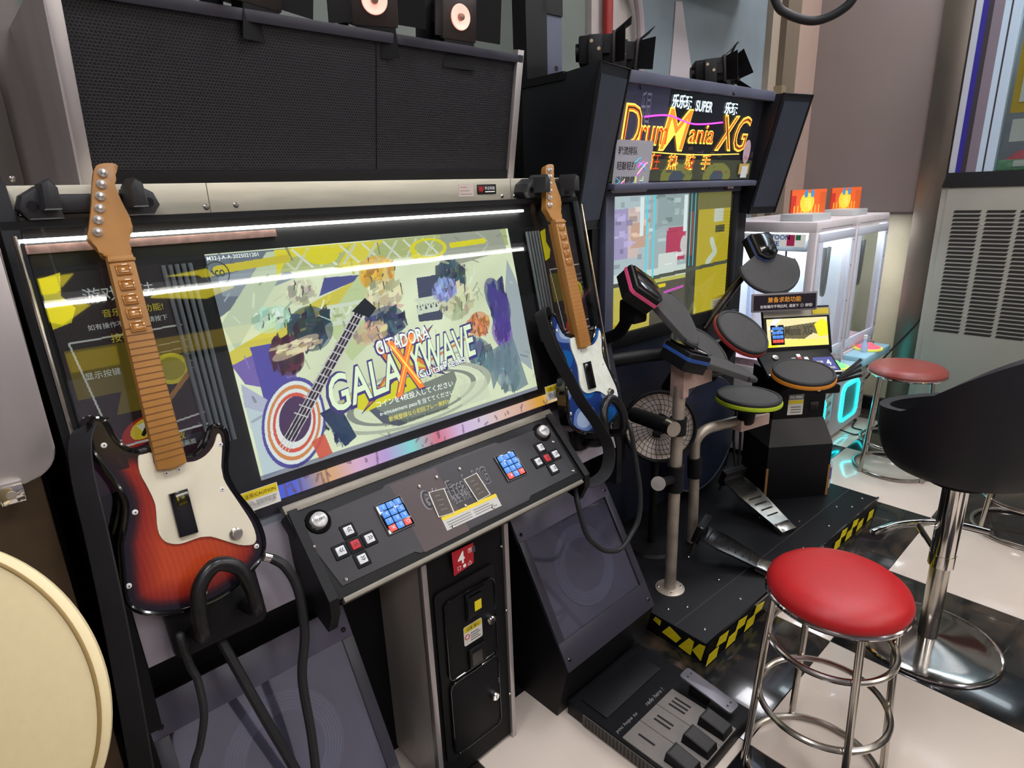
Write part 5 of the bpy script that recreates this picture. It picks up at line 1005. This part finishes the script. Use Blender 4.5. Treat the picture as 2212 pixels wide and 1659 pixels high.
    to.ell(.45, .55, .2, .34, (240, 206, 60)); to.ell(.40, .86, .05, .14, (60, 140, 190)); to.ell(.58, .86, .05, .14, (60, 140, 190)); to.rect(0, .14, 0, .14, (120, 160, 210))
    tt_ = MB(TF).box(0, .36, 0, .155, -.008, 0).build('topper_sign', mat('orange_board', (206, 90, 40), .5), t); to.build('topper_print', colmat('topper_sheet', .5, .3, 1), tt_, TF @ T(0, 0, .001))
    text('lettering', '嗨', mat('lemon_ink2', (250, 230, 120), .5, emit=.3), tt_, TF @ T(.17, .08, .002), .06)
    MB().box(x0+.06, x0+.30, y0+.05, y0+.22, 1.36, 1.395, .004).build('clear_tray', mat('frosted_tray', (190, 196, 196), .3), t)
    return t
claw('white claw machine nearest the drum game, lime button dome and side sign', 3.285, mat('lime_dome', (120, 220, 130), .3, emit=.5), 0)
claw('white claw machine against the marble wall, pink button dome', 3.835, mat('pink_dome', (240, 90, 110), .3, emit=.5), 1)
bo = thing('spray_bottle', 'small white and blue bottle beside the pink button dome', 'bottle', (4.03, 1.21, .556)); MB(Matrix.Translation((4.03, 1.21, .5565))).lathe([(0, 0), (.018, 0), (.018, .05), (.01, .062), (.01, .08), (0, .08)], 18).build('bottle_body', mat('clear_blue_bottle', (176, 196, 226), .2), bo); MB(Matrix.Translation((4.03, 1.21, .6365))).lathe([(0, 0), (.011, 0), (.011, .022), (0, .022)], 14).build('cap', white, bo)
# ================================================================== TALL PRIZE MACHINE AT THE RIGHT
pm = thing('prize_machine', 'tall grey prize machine with louvered side panel and glass top at the right edge', 'prize machine', (4.4, .3, 0))
sage = mat('sage_grey_steel', (146, 144, 134), .5, noise=.05, nscale=4)
MB().box(4.205, 4.62, -.50, .985, .01, 1.50, .004).build('cabinet_body', sage, pm); PS = frame((4.205, 0, 0), (0, -1, 0), (0, 0, 1))
sp_ = MB(PS).box(-.955, .5, .06, 1.49, 0, .006, .002).build('side_panel', sage, pm)
lvm, _ = MB().prism([(-.064, -.007), (.058, -.007), (.066, .007), (-.057, .007)], 0, .003).mesh('louver', mat('louver_dark', (32, 30, 28), .6))
for yc in (.846, .697, .553):
    for k in range(31):
        on_frame('louver', lvm, PS, -yc, 1.37-.0222*k, .006, sp_)
for y, z in ((.772, 1.30), (.772, .80), (.625, 1.0), (.94, .5), (.6, .45)): screw(sp_, PS, -y, z, .006, .006, steeld)
MB().hexa([(4.195, -.5, 1.50), (4.62, -.5, 1.50), (4.62, .985, 1.50), (4.195, .985, 1.50), (4.21, -.5, 1.575), (4.62, -.5, 1.575), (4.62, .97, 1.575), (4.21, .97, 1.575)]).build('black_shelf', blackm, pm)
for y0, y1, mm in ((.938, .968, mat('pale_frame', (190, 196, 206), .35, .3)), (.913, .938, mat('blue_frame_strip', (44, 38, 130), .4)), (.89, .913, mat('dark_frame', (50, 44, 50), .5)), (.845, .89, mat('mauve_frame', (116, 106, 116), .5)), (.818, .845, mat('ice_frame', (186, 206, 224), .35, .2)), (.81, .817, mat('dark_frame', (50, 44, 50), .5)), (.77, .81, mat('ice_frame', (186, 206, 224), .35, .2))):
    MB().box(4.215, 4.27, y0, y1, 1.576, 2.9).build('window_post', mm, pm)
MB().box(4.23, 4.234, -.45, .77, 1.575, 2.9).build('side_pane', clear, pm); MB().box(4.56, 4.62, -.5, .95, 1.575, 2.9).build('back_wall', mat('prize_back', (150, 160, 170), .6), pm)
MB().box(4.21, 4.62, -.5, .95, 2.9, 2.96).build('roof', sage, pm); MB().box(4.30, 4.5, -.4, .7, 2.87, 2.9).build('led_panel', glow, pm)
ps_ = MB().box(4.28, 4.286, .40, .755, 1.86, 2.28).build('yellow_poster', mat('yellow_poster', (206, 166, 40), .5), pm); MB().prism([(4.276, .42), (4.28, .42), (4.28, .725), (4.276, .725)], 1.91, 2.17).build('poster_card', paper, ps_)
PPf = frame((4.2755, 0, 0), (0, -1, 0), (0, 0, 1))
for k in range(4): MB(PPf).box(-.71, -.60+.02*k, 2.13-.05*k, 2.145-.05*k, 0, .001).build('print_line', mat('teal_print', (90, 140, 140), .5), ps_)
MB().box(4.30, 4.34, .55, .74, 1.72, 1.83).build('grey_card', paper, pm)
cb = thing('toy_car_box', 'model police car box with red, white and blue print behind the glass', 'toy box', (4.35, .66, 1.576)); MB().box(4.28, 4.42, .54, .77, 1.5765, 1.63, .004).build('box_base', mat('green_print_box', (120, 170, 130), .4, noise=.4, nscale=30), cb)
MB().hexa([(4.29, .53, 1.63), (4.42, .53, 1.63), (4.42, .74, 1.63), (4.29, .74, 1.63), (4.31, .55, 1.675), (4.40, .55, 1.675), (4.40, .69, 1.675), (4.31, .69, 1.675)]).build('car_cabin', mat('red_print_box', (190, 70, 80), .4, noise=.3, nscale=25), cb)
MB().box(4.277, 4.281, .58, .70, 1.595, 1.625).build('white_panel', paper, cb)

# ================================================================== SMALL THINGS
fn = thing('electric_fan', 'round electric fan with wire guard behind the drum stand post', 'fan', dpos(.36, .5, .086)); FMx = aim(dpos(.33, .46, .65), (-.75, -.62, .25))
MB(FMx).lathe([(.002, -.03), (.05, -.04), (.10, -.03), (.135, -.005), (.138, .0)], 40).build('rear_guard', mat('fan_reflector', (238, 224, 212), .4, .0), fn)
MB(FMx).tube([(.138*math.cos(a), .138*math.sin(a), 0) for a in np.linspace(0, 2*PI, 48, endpoint=False)], .008, 8, True).build('rim', black, fn)
gw = MB(FMx)
for k in range(36): a = 2*PI*k/36; gw.tube([(.03*math.cos(a), .03*math.sin(a), .03), (.09*math.cos(a+.15), .09*math.sin(a+.15), .028), (.137*math.cos(a+.3), .137*math.sin(a+.3), .002)], .0012, 5)
for r in (.05, .07, .09, .11): gw.tube([(r*math.cos(a), r*math.sin(a), .029-.02*(r/.137)**3) for a in np.linspace(0, 2*PI, 36, endpoint=False)], .0011, 5, True)
gwo = gw.build('guard_wires', mat('dark_wire', (50, 44, 40), .4, .6), fn); gwo['kind'] = 'stuff'
for k in range(4): a = k*PI/2+.3; MB(FMx).prism([(.02*math.cos(a), .02*math.sin(a)), (.11*math.cos(a-.3), .11*math.sin(a-.3)), (.12*math.cos(a+.3), .12*math.sin(a+.3)), (.05*math.cos(a+.6), .05*math.sin(a+.6))], -.005, -.002).build('blade', mat('fan_blade', (206, 196, 190), .3, .3), fn)
MB(FMx).lathe([(0, .034), (.028, .032), (.03, .02)], 24).build('hub_cap', black, fn); MB(FMx).cyl((0, 0, -.10), (0, 0, -.035), .05, n=20).build('motor', black, fn)
MB(D).cyl((.36, .5, .09), (.355, .49, .58), .016, n=14).build('pole', black, fn); MB(D).lathe([(0, .02), (.10, .012), (.11, 0)], 28, (.36, .5, .0865)).build('base', black, fn)
wb = thing('water_bottle', 'clear plastic bottle with blue label behind the drum console', 'bottle', dpos(1.415, .235, .086)); BB = Matrix.Translation(dpos(1.415, .235, .0865))
MB(BB).lathe([(0, 0), (.03, 0), (.032, .02), (.032, .13), (.012, .17), (.012, .19), (0, .19)], 20).build('bottle_body', mat('clear_bottle', (190, 206, 216), .15), wb); MB(BB).lathe([(.0325, .05), (.0325, .115)], 20).build('bottle_label', mat('blue_label', (60, 80, 170), .4), wb); MB(BB).lathe([(0, .21), (.014, .21), (.014, .188)], 14).build('cap', white, wb)
tag(MB().tube(catmull([(1.9, 1.02, 2.5), (1.91, .98, 2.2), (1.929, .935, 2.055), (1.951, .905, 2.014), (1.986, .839, 1.988), (2.008, .775, 2.007), (2.015, .745, 2.05), (2.02, .70, 2.2), (2.02, .68, 2.5), (2.0, .7, 3.0), (2.0, .7, 3.59)], 8), .012, 12).build('hanging_cable', hose), 'thick black cable loop hanging from the ceiling above the drum game', 'cable')
tag(MB().tube(catmull([(4.34, 1.27, .30), (4.45, 1.2, .45), (4.5, 1.1, .62), (4.6, 1.07, .70)], 6), .006, 8).build('power_cord', hose), 'thin black cord strung along the marble wall by the claw games', 'cord')
tag(MB().tube(catmull([(4.02, 1.285, .03), (4.06, 1.2, .006), (4.16, 1.19, .006), (4.18, 1.26, .007), (4.27, 1.27, .03)], 6), .005, 8).build('power_cord', hose), 'black cord curled on the floor under the claw games', 'cord')
# lit lettering sign on the wall opposite, seen in the glass
sg = thing('wall_sign', 'long dark sign with yellow strokes on the opposite wall behind the viewer', 'sign', (3.0, Y0+.02, 3.1)); WS = frame((0, Y0+.012, 0), (-1, 0, 0), (0, 0, 1))
WS = frame((0, Y0+.002, 0), (-1, 0, 0), (0, 0, 1))
MB(WS).box(-6.9, -.4, 2.55, 3.55, 0, .02).build('sign_board', mat('sign_black', (16, 14, 16), .6), sg); sy = mat('sign_yellow', (240, 220, 20), .5, emit=5); so_ = mat('sign_olive', (190, 160, 20), .5, emit=1.6)
for P, mm in (([(-.62,3.5),(-.95,3.52),(-.78,3.35),(-1.0,3.2),(-.75,3.05),(-.6,3.12)], sy), ([(-1.5,3.2),(-2.0,3.12),(-2.3,3.2),(-2.35,3.3),(-2.0,3.26),(-1.6,3.3)], sy), ([(-1.7,3.4),(-2.1,3.44),(-2.2,3.28),(-2.1,3.28),(-2.0,3.38)], sy), ([(-.7,2.6),(-2.6,2.6),(-2.6,2.78),(-.7,2.78)], so_)):
    MB(WS).prism(P, .02, .03).build('stroke', mm, sg)
